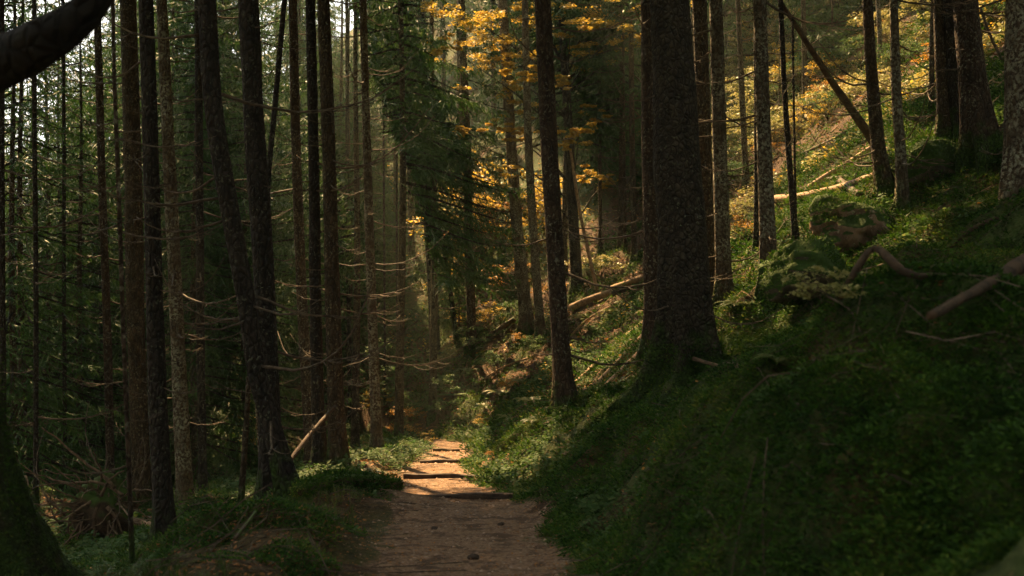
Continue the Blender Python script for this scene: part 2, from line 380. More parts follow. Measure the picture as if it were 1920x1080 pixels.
# ------------------------------------------------------------------ shape builders
def norm(v): return v/np.maximum(np.linalg.norm(v, axis=-1, keepdims=True), 1e-9)
def tube(pts, rad, nseg=8, cap=True, lump=0.0, seed=0):
    """lumpy tube along pts. returns V, [F]"""
    pts = np.asarray(pts, float); n = len(pts); rad = np.broadcast_to(np.asarray(rad, float), (n,))
    T = norm(np.gradient(pts, axis=0)); up = np.array([0., 0, 1]) if abs(T[0][2]) < .9 else np.array([1., 0, 0])
    A = norm(np.cross(T, up)); B = np.cross(T, A); th = np.linspace(0, 2*PI, nseg, endpoint=False)
    R = rad[:, None]*np.ones(nseg)
    if lump:
        L = np.cumsum(np.r_[0, np.linalg.norm(np.diff(pts, axis=0), axis=1)])
        R = R*(1+lump*(vnoise(L[:, None]*4+seed, np.cos(th)*1.5+5+np.zeros((n, 1)), seed)-.5)*2+lump*(vnoise(L[:, None]*11, np.sin(th)*2.5+9+np.zeros((n, 1)), seed+3)-.5))
    V = pts[:, None, :]+R[..., None]*(np.cos(th)[:, None]*A[:, None, :]+np.sin(th)[:, None]*B[:, None, :])
    i = np.arange(n*nseg).reshape(n, nseg); j = np.roll(i, -1, 1)
    Fq = np.stack([i[:-1], j[:-1], j[1:], i[1:]], -1).reshape(-1, 4)
    V = V.reshape(-1, 3); Fs = [Fq]
    if cap:
        V = np.vstack([V, pts[:1], pts[-1:]]); c0 = len(V)-2
        Fs.append(np.concatenate([np.stack([j[0], i[0], np.full(nseg, c0)], -1), np.stack([i[-1], j[-1], np.full(nseg, c0+1)], -1)]))
    return V, Fs
class MB:
    """collects pieces of one part"""
    def __init__(s): s.V = []; s.F = {3: [], 4: []}; s.n = 0
    def add(s, V, Fs):
        for f in (Fs if isinstance(Fs, list) else [Fs]):
            if len(f): s.F[f.shape[1]].append(f+s.n)
        s.V.append(V); s.n += len(V)
    def mesh(s, name, mat, smooth=True):
        return mk(name, np.vstack(s.V), [np.vstack(s.F[k]) for k in (3, 4) if s.F[k]], mat, smooth=smooth)

def rhomb(P, D, S, w):
    """leaf-like four-cornered blades from P along D, half width w along S"""
    P = np.asarray(P); mid = P+D*.45
    V = np.stack([P, mid+S*w, P+D, mid-S*w], 1).reshape(-1, 3)
    return V, np.arange(len(V), dtype=np.int32).reshape(-1, 4)

def spruce_crown(H, z0, R, nb, step, rng, droop=.55, sparse=1.0, tw=1.0, taper=.8):
    """needle-covered drooping boughs between z0 and H; returns needle quads and bough strips"""
    Vn = []; Vw = []
    for b in range(nb):
        f = (b+rng.rand())/nb; h = z0+(H-z0)*f**1.15
        L = R*((1-f)**taper)*rng.uniform(.65, 1.12)+.25
        az = b*2.399+rng.uniform(-.5, .5); o = np.array([math.cos(az), math.sin(az), 0]); lat = np.array([-o[1], o[0], 0])
        n = max(4, int(L/step)); t = (np.arange(n)+rng.rand(n)*.8)/n
        dz = L*(.12*t - droop*t**1.4 + .22*t**3)+rng.uniform(-.1, .1)*t*L
        B = np.array([0, 0, h])+o*(t*L)[:, None]+lat*(.12*L*math.sin(az*7)*t**2)[:, None]; B[:, 2] += dz
        keep = (t > .07*rng.uniform(.5, 1.6)) & (rng.rand(n) < sparse)
        Bk = B[keep]; tk = t[keep]; m = len(Bk)
        # woody bough
        q = np.linspace(0, 1, 6); W = np.array([0, 0, h])+o*(q*L)[:, None]+lat*(.12*L*math.sin(az*7)*q**2)[:, None]
        W[:, 2] += L*(.12*q-droop*q**1.4+.22*q**3); ww = (.012+.008*L)*(1-q*.85)
        up = np.array([0, 0, 1.])
        for S in (lat, up):
            Vw.append(np.stack([W[:-1]-S*ww[:-1, None], W[1:]-S*ww[1:, None], W[1:]+S*ww[1:, None], W[:-1]+S*ww[:-1, None]], 1))
        if not m: continue
        for sgn in (-1, 1):
            ln = (.24*L*(1-tk)**.7+.16)*rng.uniform(.6, 1.3, m)
            D = norm(o*.6+lat*sgn*rng.uniform(.5, 1, m)[:, None]+up*rng.uniform(-.9, .05, m)[:, None])*ln[:, None]
            D[:, 2] -= .25*ln
            S = norm(np.cross(D, up+.6*rng.randn(m, 3)))
            Vn.append(rhomb(Bk, D, S, .014*tw)[0].reshape(-1, 4, 3))
            k = 9
            a = ((np.arange(k)+rng.rand(m, k))/k)[..., None]
            P2 = Bk[:, None]+D[:, None]*a
            side = np.where(rng.rand(m, k) < .5, -1, 1)[..., None]
            D2 = norm(norm(D)[:, None]*.7+S[:, None]*side*.8+up*rng.uniform(-1.1, .1, (m, k))[..., None])*(rng.uniform(.09, .2, (m, k))*(.6+.25*tw))[..., None]
            D2 = D2.reshape(-1, 3); P2 = P2.reshape(-1, 3)
            S2 = norm(np.cross(D2, rng.randn(len(D2), 3)))
            Vn.append(rhomb(P2, D2, S2, .0115*tw)[0].reshape(-1, 4, 3))
    return np.concatenate(Vn), np.concatenate(Vw)

def crown_mesh(Vn, Vw, mat, wmat):
    V = np.concatenate([Vn, Vw]).reshape(-1, 3); n = len(V)//4
    return mk('crown', V, np.arange(n*4, dtype=np.int32).reshape(-1, 4), [mat, wmat], np.r_[np.zeros(len(Vn)), np.ones(len(Vw))])

def leafy(centers, radii, n, size, rng, flat=.45, cup=.25):
    """broad leaves in flattened sprays round the centres"""
    centers = np.asarray(centers); k = rng.randint(0, len(centers), n); r = np.asarray(radii)[k]
    d = norm(rng.randn(n, 3))*(rng.rand(n, 1)**.5); d[:, 2] *= flat
    P = centers[k]+d*r[:, None]
    az = rng.rand(n)*2*PI; D = np.stack([np.cos(az), np.sin(az), rng.uniform(-.7, .25, n)], -1)
    sz = size*rng.uniform(.6, 1.3, n); D = norm(D)*sz[:, None]
    S = norm(np.cross(D, np.array([0, 0, 1.])+.5*rng.randn(n, 3)))
    mid = P+D*.45; q = sz*.36; fold = np.cross(norm(D), S)*(q*cup)[:, None]
    V = np.stack([P, mid+S*q[:, None]+fold, P+D, mid-S*q[:, None]+fold], 1)
    return V

# ------------------------------------------------------------------ dead branches (shared shapes, one object each)
def dead_branch_mesh(L, seed, live=False):
    rng = np.random.RandomState(seed); mb = MB()
    t = np.linspace(0, 1, 9); c = rng.uniform(.15, .4); e = rng.uniform(.25, .6)
    y = rng.uniform(-.15, .15)*t*t*L+rng.uniform(-.03, .03, 9)*t
    P = np.stack([t*L, y, -c*L*t*1.1+e*L*t**2.6+rng.uniform(-.012, .012, 9)], -1)
    mb.add(*tube(P, .0125*(.6+.4*L)*(1-t*.8)+.0018, 5))
    for i in range(rng.randint(2, 6)):
        a = rng.uniform(.25, .9); k = P[int(a*8)]; s = rng.choice([-1, 1]); l2 = L*rng.uniform(.12, .38)
        u = np.linspace(0, 1, 5); Q = k+np.stack([u*l2*.75, s*u*l2*.6, -.25*l2*u+.45*l2*u*u], -1)
        mb.add(*tube(Q, .005*(1-u*.75)+.0012, 4))
    return mb.mesh('dead_branch', m_dead)
DEAD = [dead_branch_mesh(L, 100+i) for i, L in enumerate((.35, .5, .7, .9, 1.1, 1.35, 1.6, 1.9, 1.0, .6))]
DEADL = (.35, .5, .7, .9, 1.1, 1.35, 1.6, 1.9, 1.0, .6)

# ------------------------------------------------------------------ trunks
def trunk_arrays(pts, rad, nseg=20, flare=1.0, seed=0, lump=.05, roots=5, knobs=True):
    """pts from below ground (index 0) to the top, local to the base"""
    pts = np.asarray(pts, float); n = len(pts); th = np.linspace(0, 2*PI, nseg, endpoint=False)
    z = pts[:, 2]
    rng = np.random.RandomState(seed)
    R = rad[:, None]*np.ones(nseg)
    ph = rng.rand()*6
    lobes = np.clip(np.cos(roots*th+ph+.6*np.sin(2*th+ph)), -.3, 1)
    fl = np.exp(-np.clip(z, 0, None)/(.16+rad[0]*1.1))[:, None]
    R = R*(1+flare*fl*(.3+.7*lobes))
    R = R*(1+lump*2*(vnoise(z[:, None]*1.6+seed*3, np.cos(th)*1.2+4+np.zeros((n, 1)), seed)-.5)+lump*(vnoise(z[:, None]*7+seed, th*3+np.zeros((n, 1)), seed+1)-.5))
    V = np.stack([pts[:, 0, None]+R*np.cos(th), pts[:, 1, None]+R*np.sin(th), z[:, None]+0*R], -1)
    i = np.arange(n*nseg).reshape(n, nseg); j = np.roll(i, -1, 1)
    Fq = np.stack([i[:-1], j[:-1], j[1:], i[1:]], -1).reshape(-1, 4)
    V = np.vstack([V.reshape(-1, 3), pts[-1:]])
    return V, [Fq, np.stack([i[-1], j[-1], np.full(nseg, len(V)-1)], -1)]

def finish_crown(root, Vn, Vw, mat, wmat, rz=0, s=1.0, shared=None):
    """places a crown; leaves between a chosen sun patch and the sun are cut out"""
    base = np.array(root.location); c, q = math.cos(rz), math.sin(rz)
    R = np.array([[c, -q, 0], [q, c, 0], [0, 0, 1]])
    cw = (Vn.mean(1)*s)@R.T+base
    m = cut_mask(cw)
    if m.any():
        cwb = (Vw.mean(1)*s)@R.T+base; mb_ = cut_mask(cwb)
        me = crown_mesh(Vn[~m], Vw[~mb_], mat, wmat)
    else:
        me = shared() if shared else crown_mesh(Vn, Vw, mat, wmat)
    return ob('crown', me, root)

TREES = []      # (x, y, radius) footprint list
def photo_tree(name, pts, w0, w1, label, mat=None, d=None, H=21, crown=True, ndead=14, cat='tree', flare=1.15, group=None, z0=None, R=2.3, seed=None, deadL=1.0, nseg=20, roots=5):
    """a trunk whose outline was read off the photograph: pts top to base (u, v), widths at top and base"""
    if mat is None: mat = m_bark
    u1, v1 = pts[-1]
    b = hit(u1, v1); dd = b[1] if d is None or abs(b[1]/d-1) < .3 else d
    base = np.array([(u1-960)/F*dd, dd, 0.]); base[2] = Hh(base[0], base[1])
    seed = seed if seed is not None else int(abs(u1*7+v1))
    P = np.array([at(u, v, dd) for u, v in pts[::-1]]); P[:, 1] += 0
    P = P-base; P[0] = (0, 0, 0)
    r1 = w1/F*dd/2; r0 = w0/F*dd/2
    zt = P[-1, 2]                       # height of the highest drawn point
    zz = np.r_[np.arange(-.5, min(zt, 1.2), .07), np.arange(min(zt, 1.2), zt, .16)]
    Pc = catmull(P, .1); o = np.argsort(Pc[:, 2]); Pc = Pc[o]
    px = np.interp(zz, Pc[:, 2], Pc[:, 0])
    k = len(px); wv = np.sin(zz*1.1+seed)*.012
    rad = np.interp(zz, [0, zt], [r1*.93, r0])
    top = P[-1]
    slope = (px[-1]-px[-6])/(zz[-1]-zz[-6]) if len(zz) > 8 else 0
    if crown or H > zt+1:
        ez = np.arange(zt, H, .7)[1:]
        ex = px[-1]+slope*(ez-zt)*.8
        zz = np.r_[zz, ez]; px = np.r_[px, ex]; rad = np.r_[rad, np.interp(ez, [zt, H], [r0, .02])]
        wv = np.r_[wv, np.zeros(len(ez))]
    L = np.stack([px, wv, zz], -1)
    V, Fs = trunk_arrays(L, rad, nseg, flare, seed, roots=roots)
    root = empty(name, base); tag(root, label, cat, group)
    ob('trunk', mk('trunk', V, Fs, mat, smooth=True), root)
    rng = np.random.RandomState(seed)
    fz = CZ+.289*dd-base[2]+.5          # top of the view at this depth
    if crown:
        zc = z0 if z0 is not None else max(fz+3.0, 7.5)
        Vn, Vw = spruce_crown(H, zc, R+1.1, 84, .2, rng, tw=2.6)
        sx = np.interp(Vn.mean(1)[:, 2], zz, px); Vn[..., 0] += sx[:, None]
        sx = np.interp(Vw.mean(1)[:, 2], zz, px); Vw[..., 0] += sx[:, None]
        finish_crown(root, Vn, Vw, m_spruce, m_bark_d)
    for i in range(ndead):
        h = rng.uniform(.12, 1)*fz; j = rng.randint(0, len(DEAD))
        if h > zz[-1]: continue
        az = rng.choice([0, PI])+rng.normal(0, .75)
        s = deadL*rng.uniform(.6, 1.15)
        x = np.interp(h, zz, px); rr = np.interp(h, zz, rad)*.8
        ob('dead_branch', DEAD[j], root, (x+rr*math.cos(az), rr*math.sin(az), h), (rng.uniform(-.25, .25), rng.uniform(-.2, .25), az), s)
    TREES.append((base[0], base[1], .5))
    root['_d'] = round(float(dd), 1)
    return root, L, rad

T = photo_tree
# ------------------------------------------------------------------ the trunks of the photograph
T('spruce_tree', [(180, -20), (190, 300), (200, 600), (208, 905)], 13, 17, 'slender grey trunk between the root plate and the thick brown spruce at left', d=19)
T('spruce_tree', [(240, -20), (248, 300), (255, 600), (265, 955)], 30, 36, 'thick brown spruce trunk partly hidden behind the dark straight trunk at left', mat=m_bark_r, ndead=12)
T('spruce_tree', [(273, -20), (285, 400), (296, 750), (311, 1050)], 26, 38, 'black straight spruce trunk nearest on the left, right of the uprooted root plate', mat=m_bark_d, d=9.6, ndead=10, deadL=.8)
T('spruce_tree', [(301, -20), (315, 250), (328, 520), (340, 800), (352, 985)], 19, 32, 'olive brown lit spruce trunk just right of the black straight trunk at left', mat=m_bark_l, d=14.6, ndead=22)
T('spruce_tree', [(214, 100), (225, 400), (232, 640), (240, 860), (247, 1075)], 7, 10, 'pole-thin young spruce stem in front of the thick brown spruce at left', d=8.3, H=9, R=.9, ndead=12, deadL=.5, flare=.5)
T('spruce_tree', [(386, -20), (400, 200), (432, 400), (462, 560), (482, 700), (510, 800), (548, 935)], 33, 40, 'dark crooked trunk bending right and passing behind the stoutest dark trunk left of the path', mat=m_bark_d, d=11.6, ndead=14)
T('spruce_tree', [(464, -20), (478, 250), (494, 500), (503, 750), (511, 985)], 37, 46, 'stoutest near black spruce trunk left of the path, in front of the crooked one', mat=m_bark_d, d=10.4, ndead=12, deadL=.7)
T('dead_sapling', [(535, -20), (524, 100), (512, 230), (503, 330), (498, 520), (497, 960)], 10, 11, 'thin dark leaning dead stem meeting the stoutest black trunk from upper right', mat=m_bark_d, d=10.9, H=9, crown=False, ndead=4, flare=.3, deadL=.5)
T('spruce_tree', [(548, -20), (556, 300), (566, 560), (585, 885)], 16, 24, 'slim brown spruce trunk, left one of the close trio beside the path', ndead=12, d=15.2)
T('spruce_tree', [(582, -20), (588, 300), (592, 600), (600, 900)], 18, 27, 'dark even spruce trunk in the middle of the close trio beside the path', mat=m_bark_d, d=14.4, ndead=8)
T('spruce_tree', [(606, -20), (616, 280), (625, 600), (635, 892)], 23, 34, 'warm brown spruce trunk, right one of the close trio, broken pole against it', mat=m_bark_r, d=14.2, ndead=24, deadL=.8)
T('spruce_tree', [(680, -20), (688, 280), (698, 600), (708, 858)], 13, 22, 'slim spruce trunk with upcurved dead twigs standing alone on the left edge of the path', mat=m_bark_l, d=16.5, ndead=34, deadL=.8)
T('dead_sapling', [(468, 690), (460, 820), (450, 955)], 9, 13, 'short dark leaning stem left of the stoutest black trunk', mat=m_bark_r, d=13.5, H=2.4, crown=False, ndead=3, flare=.3, deadL=.4)
T('dead_sapling', [(474, 640), (480, 740), (492, 870)], 5, 7, 'very thin leaning brown stem just left of the stoutest black trunk', mat=m_bark_l, d=16, H=3, crown=False, ndead=3, flare=.3, deadL=.4)
# centre
T('spruce_tree', [(795, 200), (803, 400), (812, 560), (816, 690)], 18, 22, 'dark spruce trunk wrapped in foliage on the shaded centre hillside left of the path end', mat=m_bark_d, ndead=16, z0=3, R=2.0)
T('dead_sapling', [(822, 420), (838, 500), (856, 640)], 8, 10, 'dark leaning stem right of the foliage-wrapped spruce on the centre hillside', mat=m_bark_d, H=5, crown=False, ndead=6, flare=.3)
T('spruce_tree', [(868, 100), (876, 300), (880, 480), (886, 655)], 15, 19, 'orange brown spruce trunk standing left of the glowing yellow shrubs in the centre', mat=m_bark_r, ndead=22, deadL=1.0)
T('spruce_tree', [(941, -20), (955, 220), (970, 430), (990, 632)], 17, 27, 'lichen-spotted brown trunk, left one of the pale pair left of the dark curved trunk', mat=m_bark_l, ndead=30, deadL=.9)
T('spruce_tree', [(984, -20), (990, 250), (1001, 450), (1016, 642)], 12, 19, 'slimmer mottled trunk, right one of the pale pair left of the dark curved trunk', mat=m_bark_l, ndead=16)
T('spruce_tree', [(1017, -20), (1026, 200), (1040, 450), (1050, 620), (1062, 772)], 30, 38, 'dark lichen-flecked trunk with a bent foot standing on the bank left of the giant spruce', d=12.8, ndead=14, mat=m_bark, flare=1.1)
T('dead_pole', [(1068, 270), (1088, 400), (1120, 548)], 5, 8, 'pale leaning dead pole beside the dark forked tree', mat=m_log, H=5, crown=False, ndead=0, flare=.2, nseg=8)
for u0, u1, v1, ww, dd, lb in [(1183, 1190, 492, 12, 30, 'dim brown trunk in the gap between the forked tree and the giant spruce'),
                               (1122, 1126, 478, 8, 31, 'thin dim stem right of the dark forked tree'),
                               (1168, 1172, 470, 6, 29, 'thinnest dim stem left of the dim brown trunk in the gap'),
                               (1205, 1208, 480, 8, 33, 'dim stem half behind the left side of the giant spruce')]:
    T('spruce_tree', [(u0, -20), (u0+2, 250), (u1, v1)], ww*.8, ww, lb, mat=m_bark_r, d=dd, ndead=14, z0=7)
# giant spruce and neighbours
T('spruce_tree', [(1216, -20), (1220, 300), (1228, 600)], 30, 40, 'brown trunk half hidden behind the left side of the giant spruce', mat=m_bark, d=14.2, ndead=14)
BIG, BL, BR = T('spruce_tree', [(1254, -20), (1262, 150), (1270, 320), (1284, 540), (1288, 650), (1285, 745)], 72, 112, 'giant old spruce with mossy spreading roots right of the path', mat=m_bark_big, d=10.6, ndead=16, H=26, R=3.2, flare=1.6, nseg=90, roots=6, deadL=.6)
T('spruce_tree', [(1311, -20), (1320, 250), (1330, 590)], 27, 30, 'reddish brown trunk half hidden behind the right side of the giant spruce', mat=m_bark_r, d=15.5, ndead=10)
T('spruce_tree', [(1342, -20), (1349, 250), (1354, 450), (1358, 582)], 24, 32, 'grey lichened trunk standing right beside the giant spruce', mat=m_bark_l, d=14.2, ndead=14)
T('spruce_tree', [(1383, -20), (1390, 150), (1400, 355)], 9, 13, 'slim orange sunlit trunk between the grey lichened trunks on the slope', mat=m_bark_r, d=27, ndead=8)
T('spruce_tree', [(1416, -20), (1419, 250), (1419, 478)], 8, 12, 'thin dark stem just behind the left edge of the grey trunk at the mossy boulder', mat=m_bark_d, d=17.5, ndead=6)
T('spruce_tree', [(1424, -20), (1431, 200), (1437, 400), (1442, 548)], 24, 33, 'grey lichened trunk at the left end of the low mossy boulder', mat=m_bark_l, d=14.4, ndead=16)
T('spruce_tree', [(1463, -20), (1472, 180), (1482, 330), (1493, 474)], 9, 13, 'thin dark stem standing on the sunlit moss left of the brown-faced boulder', mat=m_bark_d, ndead=10, H=13, R=1.4, deadL=.6)
T('dead_sapling', [(1488, 190), (1490, 300), (1493, 440)], 4, 6, 'stick-thin dead stem just right of the thin stem on the sunlit moss', mat=m_bark_d, H=4, crown=False, ndead=5, flare=.2, deadL=.4)
T('spruce_tree', [(1625, -20), (1636, 150), (1649, 290), (1664, 365)], 18, 30, 'brown trunk with a flared foot where the long leaning dead trunk ends', mat=m_bark_r, d=17.4, ndead=10)
T('spruce_tree', [(1674, -20), (1681, 180), (1690, 300), (1694, 402)], 15, 23, 'slim curved grey trunk right of the leaning dead trunk, its foot below the brown one', mat=m_bark_l, d=16.3, ndead=10)
T('spruce_tree', [(1645, -20), (1652, 120)], 8, 9, 'slim pale sunlit trunk high up behind the brown trunk with the flared foot', mat=m_bark_l, ndead=4)
T('spruce_tree', [(1728, -20), (1731, 38)], 9, 11, 'short view of a pinkish trunk at the top edge, high on the sunlit slope', mat=m_bark_r, ndead=2)
T('spruce_tree', [(1750, -20), (1747, 100), (1747, 215)], 9, 11, 'slim trunk just left of the brown spruce on the upper right slope', mat=m_bark_r, ndead=6)
T('spruce_tree', [(1759, -20), (1765, 120), (1772, 268)], 19, 28, 'brown trunk left of two darker ones on the upper right slope', mat=m_bark_r, d=17.5, ndead=8)
T('spruce_tree', [(1782, -20), (1790, 120), (1800, 255)], 26, 32, 'dark trunk between the brown one and the stout flared one on the upper right slope', mat=m_bark_d, d=18.2, ndead=6)
T('spruce_tree', [(1808, -20), (1822, 130), (1843, 288)], 42, 56, 'stout dark trunk leaning left on the upper right slope', mat=m_bark, d=15.6, ndead=6)
T('spruce_tree', [(1925, -20), (1924, 200), (1926, 485)], 70, 84, 'broad trunk cut off by the right edge of the picture', mat=m_bark_l, d=10.8, ndead=3)
T('dead_sapling', [(1836, 10), (1858, 70), (1882, 118)], 5, 6, 'thin bare leaning stem between the stout dark trunk and the right edge', mat=m_dead, d=15, H=2, crown=False, ndead=1, flare=.2)
# left far
for u0, u1, v1, ww, dd, lb in [(2, 6, 900, 12, 15, 'thin dark trunk at the very left edge'),
                               (64, 68, 955, 10, 17, 'thin dim trunk above the pale stone at far left'),
                               (118, 121, 880, 8, 20, 'thin dim trunk left of the uprooted root plate'),
                               (186, 190, 860, 8, 23, 'faint thin trunk behind the slender grey one at left'),
                               (372, 380, 935, 17, 19, 'dim trunk just right of the olive lit spruce'),
                               (395, 402, 850, 10, 26, 'slim dim trunk in front of the far bit of path, left of the yellow shrub'),
                               (425, 432, 835, 6, 30, 'stick-thin dim stem by the yellow shrub at left'),
                               (650, 656, 800, 8, 25, 'thin dim stem between the close trio and the lone slim spruce'),
                               (718, 722, 760, 5, 25, 'stick-thin stem just right of the lone slim spruce'),
                               (742, 745, 752, 5, 27, 'thin young stem on the dark hillside above the orange-leaved plants')]:
    T('spruce_tree', [(u0, -20), (u0+2, 400), (u1, v1)], ww*.8, ww, lb, mat=m_bark_d, d=dd, ndead=16, z0=None if dd < 24 else 7, R=1.5, H=16)

# long leaning dead trunk on the right slope
def pole(name, pts, w0, w1, mat, label, cat, depths, nseg=12, lump=.08, dead=0):
    """a lying or leaning log through picture points at given depths"""
    P = np.array([at(u, v, dd) for (u, v), dd in zip(pts, depths)]); r = np.linspace(w0, w1, len(P))*np.array(depths)/F/2
    base = P[-1].copy(); Q = catmull(np.c_[P-base, r], .08)
    V, Fs = tube(Q[:, :3], Q[:, 3], nseg, lump=lump, seed=len(pts)+int(pts[0][0]))
    root = ob(name, mk(name, V, Fs, mat, smooth=True), None, base); tag(root, label, cat)
    rng = np.random.RandomState(int(pts[0][0]))
    for i in range(dead):
        k = rng.randint(2, len(Q)-1); ob('dead_branch', DEAD[rng.randint(0, 5)], root, Q[k, :3], (rng.uniform(-1, 1), rng.uniform(-1, .4), rng.uniform(0, 6.3)), .6)
    return root
pole('leaning_dead_trunk', [(1445, -25), (1500, 60), (1558, 150), (1600, 210), (1640, 270), (1682, 345)], 7, 20, m_log_dark, 'long thin dead trunk leaning down from upper left against the brown trunk', 'dead tree', [16.2, 16.3, 16.4, 16.5, 16.6, 16.8], dead=9)
pole('dead_tree_stub', [(1655, 285), (1668, 300), (1690, 340), (1698, 375)], 4, 26, m_log_dark, 'jagged dark stub at the foot of the leaning dead trunk', 'stump', [16.5, 16.5, 16.5, 16.5])
LOGPTS = []
def ground_log(name, pts, w0, w1, mat, label, cat='log', lift=1.3, dead=0, group=None, lump=.08):
    """a log that lies on the slope: the picture points are met on the ground"""
    P = []; R = []
    for k, (u, v) in enumerate(pts):
        h = hit(u, v+(w0+(w1-w0)*k/(len(pts)-1))*.5); r = (w0+(w1-w0)*k/(len(pts)-1))/F*h[1]/2
        P.append(h+np.array([0, 0, r*lift*2])); R.append(r)
    P = np.array(P)
    ys = np.polyfit(np.arange(len(P)), P[:, 1], 1) if len(P) > 2 else None
    if ys is not None:                                   # keep a log straight in depth, resting on its high points
        hy = P[:, 1].copy(); P[:, 1] = np.polyval(ys, np.arange(len(P))); P[:, 1] -= max(0, (P[:, 1]-hy).max()); f = P[:, 1]/np.array([hit(u, v)[1] for u, v in pts])
        for k, (u, v) in enumerate(pts):
            q = at(u, v, P[k, 1]); P[k, 0] = q[0]; P[k, 2] = q[2]
    base = P.mean(0); Q = catmull(np.c_[P-base, R], .08); LOGPTS.extend((Q[::4, :2]+base[:2]).tolist())
    V, Fs = tube(Q[:, :3], Q[:, 3], 14, lump=lump*1.8, seed=int(pts[0][0]))
    root = ob(name, mk(name, V, Fs, mat, smooth=True), None, base); tag(root, label, cat, group)
    rng = np.random.RandomState(int(pts[0][0]))
    for i in range(dead):
        k = rng.randint(2, len(Q)-1); ob('dead_branch', DEAD[rng.randint(0, 6)], root, Q[k, :3], (rng.uniform(-1, 1), rng.uniform(-1.2, .2), rng.uniform(0, 6.3)), .7)
    return root
GL = ground_log
GL('fallen_log', [(1075, 722), (1140, 662), (1211, 604)], 8, 15, m_log, 'topmost of the thin pale logs lying down the lit bank left of the giant spruce', lift=1.6, dead=2)
GL('fallen_log', [(1118, 720), (1165, 672), (1213, 626)], 8, 14, m_log, 'middle one of the thin pale logs on the lit bank left of the giant spruce', lift=1.6, dead=1)
GL('fallen_log', [(1135, 722), (1175, 684), (1212, 648)], 6, 10, m_log, 'lowest and thinnest pale log on the lit bank, nearest the giant spruce roots', lift=1.6)
GL('fallen_log', [(1165, 715), (1190, 690), (1212, 668)], 5, 6, m_log_dark, 'dark stick lying against the giant spruce roots below the pale logs')
GL('fallen_log', [(1070, 577), (1110, 560), (1148, 547)], 14, 12, m_log, 'short bright log end poking out right of the dark bent-foot trunk', dead=3)
GL('fallen_log', [(1140, 543), (1178, 530), (1214, 517)], 10, 12, m_log, 'upper of two crossing logs meeting the giant spruce from the left', dead=2)
GL('fallen_log', [(1148, 550), (1180, 541), (1214, 533)], 9, 9, m_log_dark, 'lower shaded log under the crossing log left of the giant spruce')
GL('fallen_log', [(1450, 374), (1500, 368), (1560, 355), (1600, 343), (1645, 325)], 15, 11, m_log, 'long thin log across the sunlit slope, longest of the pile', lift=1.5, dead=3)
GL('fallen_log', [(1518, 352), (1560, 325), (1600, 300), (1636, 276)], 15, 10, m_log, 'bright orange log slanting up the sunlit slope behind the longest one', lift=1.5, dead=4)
GL('fallen_log', [(1528, 337), (1560, 334), (1592, 330)], 5, 6, m_log_dark, 'short stick lying across the bright orange log')
GL('fallen_log', [(1574, 338), (1592, 352), (1612, 366)], 13, 14, m_log_dark, 'short dark chunk lying across the lower end of the log pile')
GL('fallen_log', [(1695, 280), (1715, 262), (1735, 242)], 9, 7, m_log, 'thin reddish log behind the slim trunks on the upper right slope')
GL('fallen_log', [(1852, 158), (1870, 146), (1890, 134)], 8, 9, m_log, 'pale log end showing right of the stout dark trunk')
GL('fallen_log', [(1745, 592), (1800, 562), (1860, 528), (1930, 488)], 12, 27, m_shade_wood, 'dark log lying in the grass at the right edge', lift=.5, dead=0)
GL('fallen_log', [(1775, 470), (1800, 445), (1830, 425), (1872, 408)], 7, 10, m_log_dark, 'short dark branch wood on the moss left of the right-edge trunk')
GL('fallen_branch', [(1690, 440), (1740, 410), (1775, 380)], 6, 6, m_log_dark, 'dark stick lying above the brown-faced boulder', 'branch')
GL('fallen_log', [(1078, 690), (1120, 655), (1160, 625)], 4, 5, m_log, 'short thin log above the topmost long one on the lit bank', lift=1.2)
GL('fallen_branch', [(1060, 640), (1100, 600), (1150, 572)], 3, 4, m_log, 'bare branch in the hollow between the bent-foot trunk and the crossing logs', 'branch', lift=2, dead=3)
GL('fallen_branch', [(895, 720), (940, 690), (1000, 668)], 3, 4, m_log, 'bare pale branch lying before the feet of the pale trunk pair', 'branch', lift=1.5, dead=3)
GL('fallen_branch', [(905, 655), (935, 600), (950, 560)], 3, 3, m_log_dark, 'dark branch propped between the orange brown trunk and the pale pair', 'branch', lift=1.5, dead=2)
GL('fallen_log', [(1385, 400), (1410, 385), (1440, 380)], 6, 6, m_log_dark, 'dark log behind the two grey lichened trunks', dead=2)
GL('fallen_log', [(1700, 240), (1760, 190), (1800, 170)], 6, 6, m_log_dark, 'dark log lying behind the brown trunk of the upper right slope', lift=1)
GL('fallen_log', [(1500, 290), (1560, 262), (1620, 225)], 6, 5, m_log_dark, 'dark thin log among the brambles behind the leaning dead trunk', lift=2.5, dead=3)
GL('fallen_branch', [(1560, 520), (1640, 500), (1700, 478)], 2.5, 3, m_dead, 'thin stick on the moss behind the arched branch', 'branch', lift=1.5)
GL('fallen_branch', [(1600, 480), (1690, 440), (1760, 400)], 4, 5, m_log_dark, 'thin dark branch running up from the brown-faced boulder', 'branch', lift=1.5, dead=2)
GL('mossy_log', [(934, 846), (962, 822), (1012, 796)], 18, 16, m_log_moss, 'moss-covered log end in the ferns right of the path', dead=0)
GL('fallen_log', [(700, 728), (800, 690), (880, 652), (965, 598)], 8, 10, m_log_dark, 'long dark log lying down the shaded centre hillside', dead=4)
GL('fallen_log', [(800, 740), (850, 742), (900, 738)], 7, 7, m_log_moss, 'low mossy log on the dark hillside above the path end')
GL('mossy_log', [(560, 918), (610, 903), (680, 900), (745, 908)], 20, 22, m_log_moss, 'mossy ridge-like log on the left verge before the second timber step')
GL('fallen_log', [(200, 962), (245, 975), (300, 990)], 9, 12, m_log, 'brown log running right from the uprooted root plate', dead=2)
GL('fallen_branch', [(440, 1010), (480, 960), (500, 935)], 5, 8, m_log_dark, 'dark stick rising from the verge left of the stoutest black trunk', 'branch')
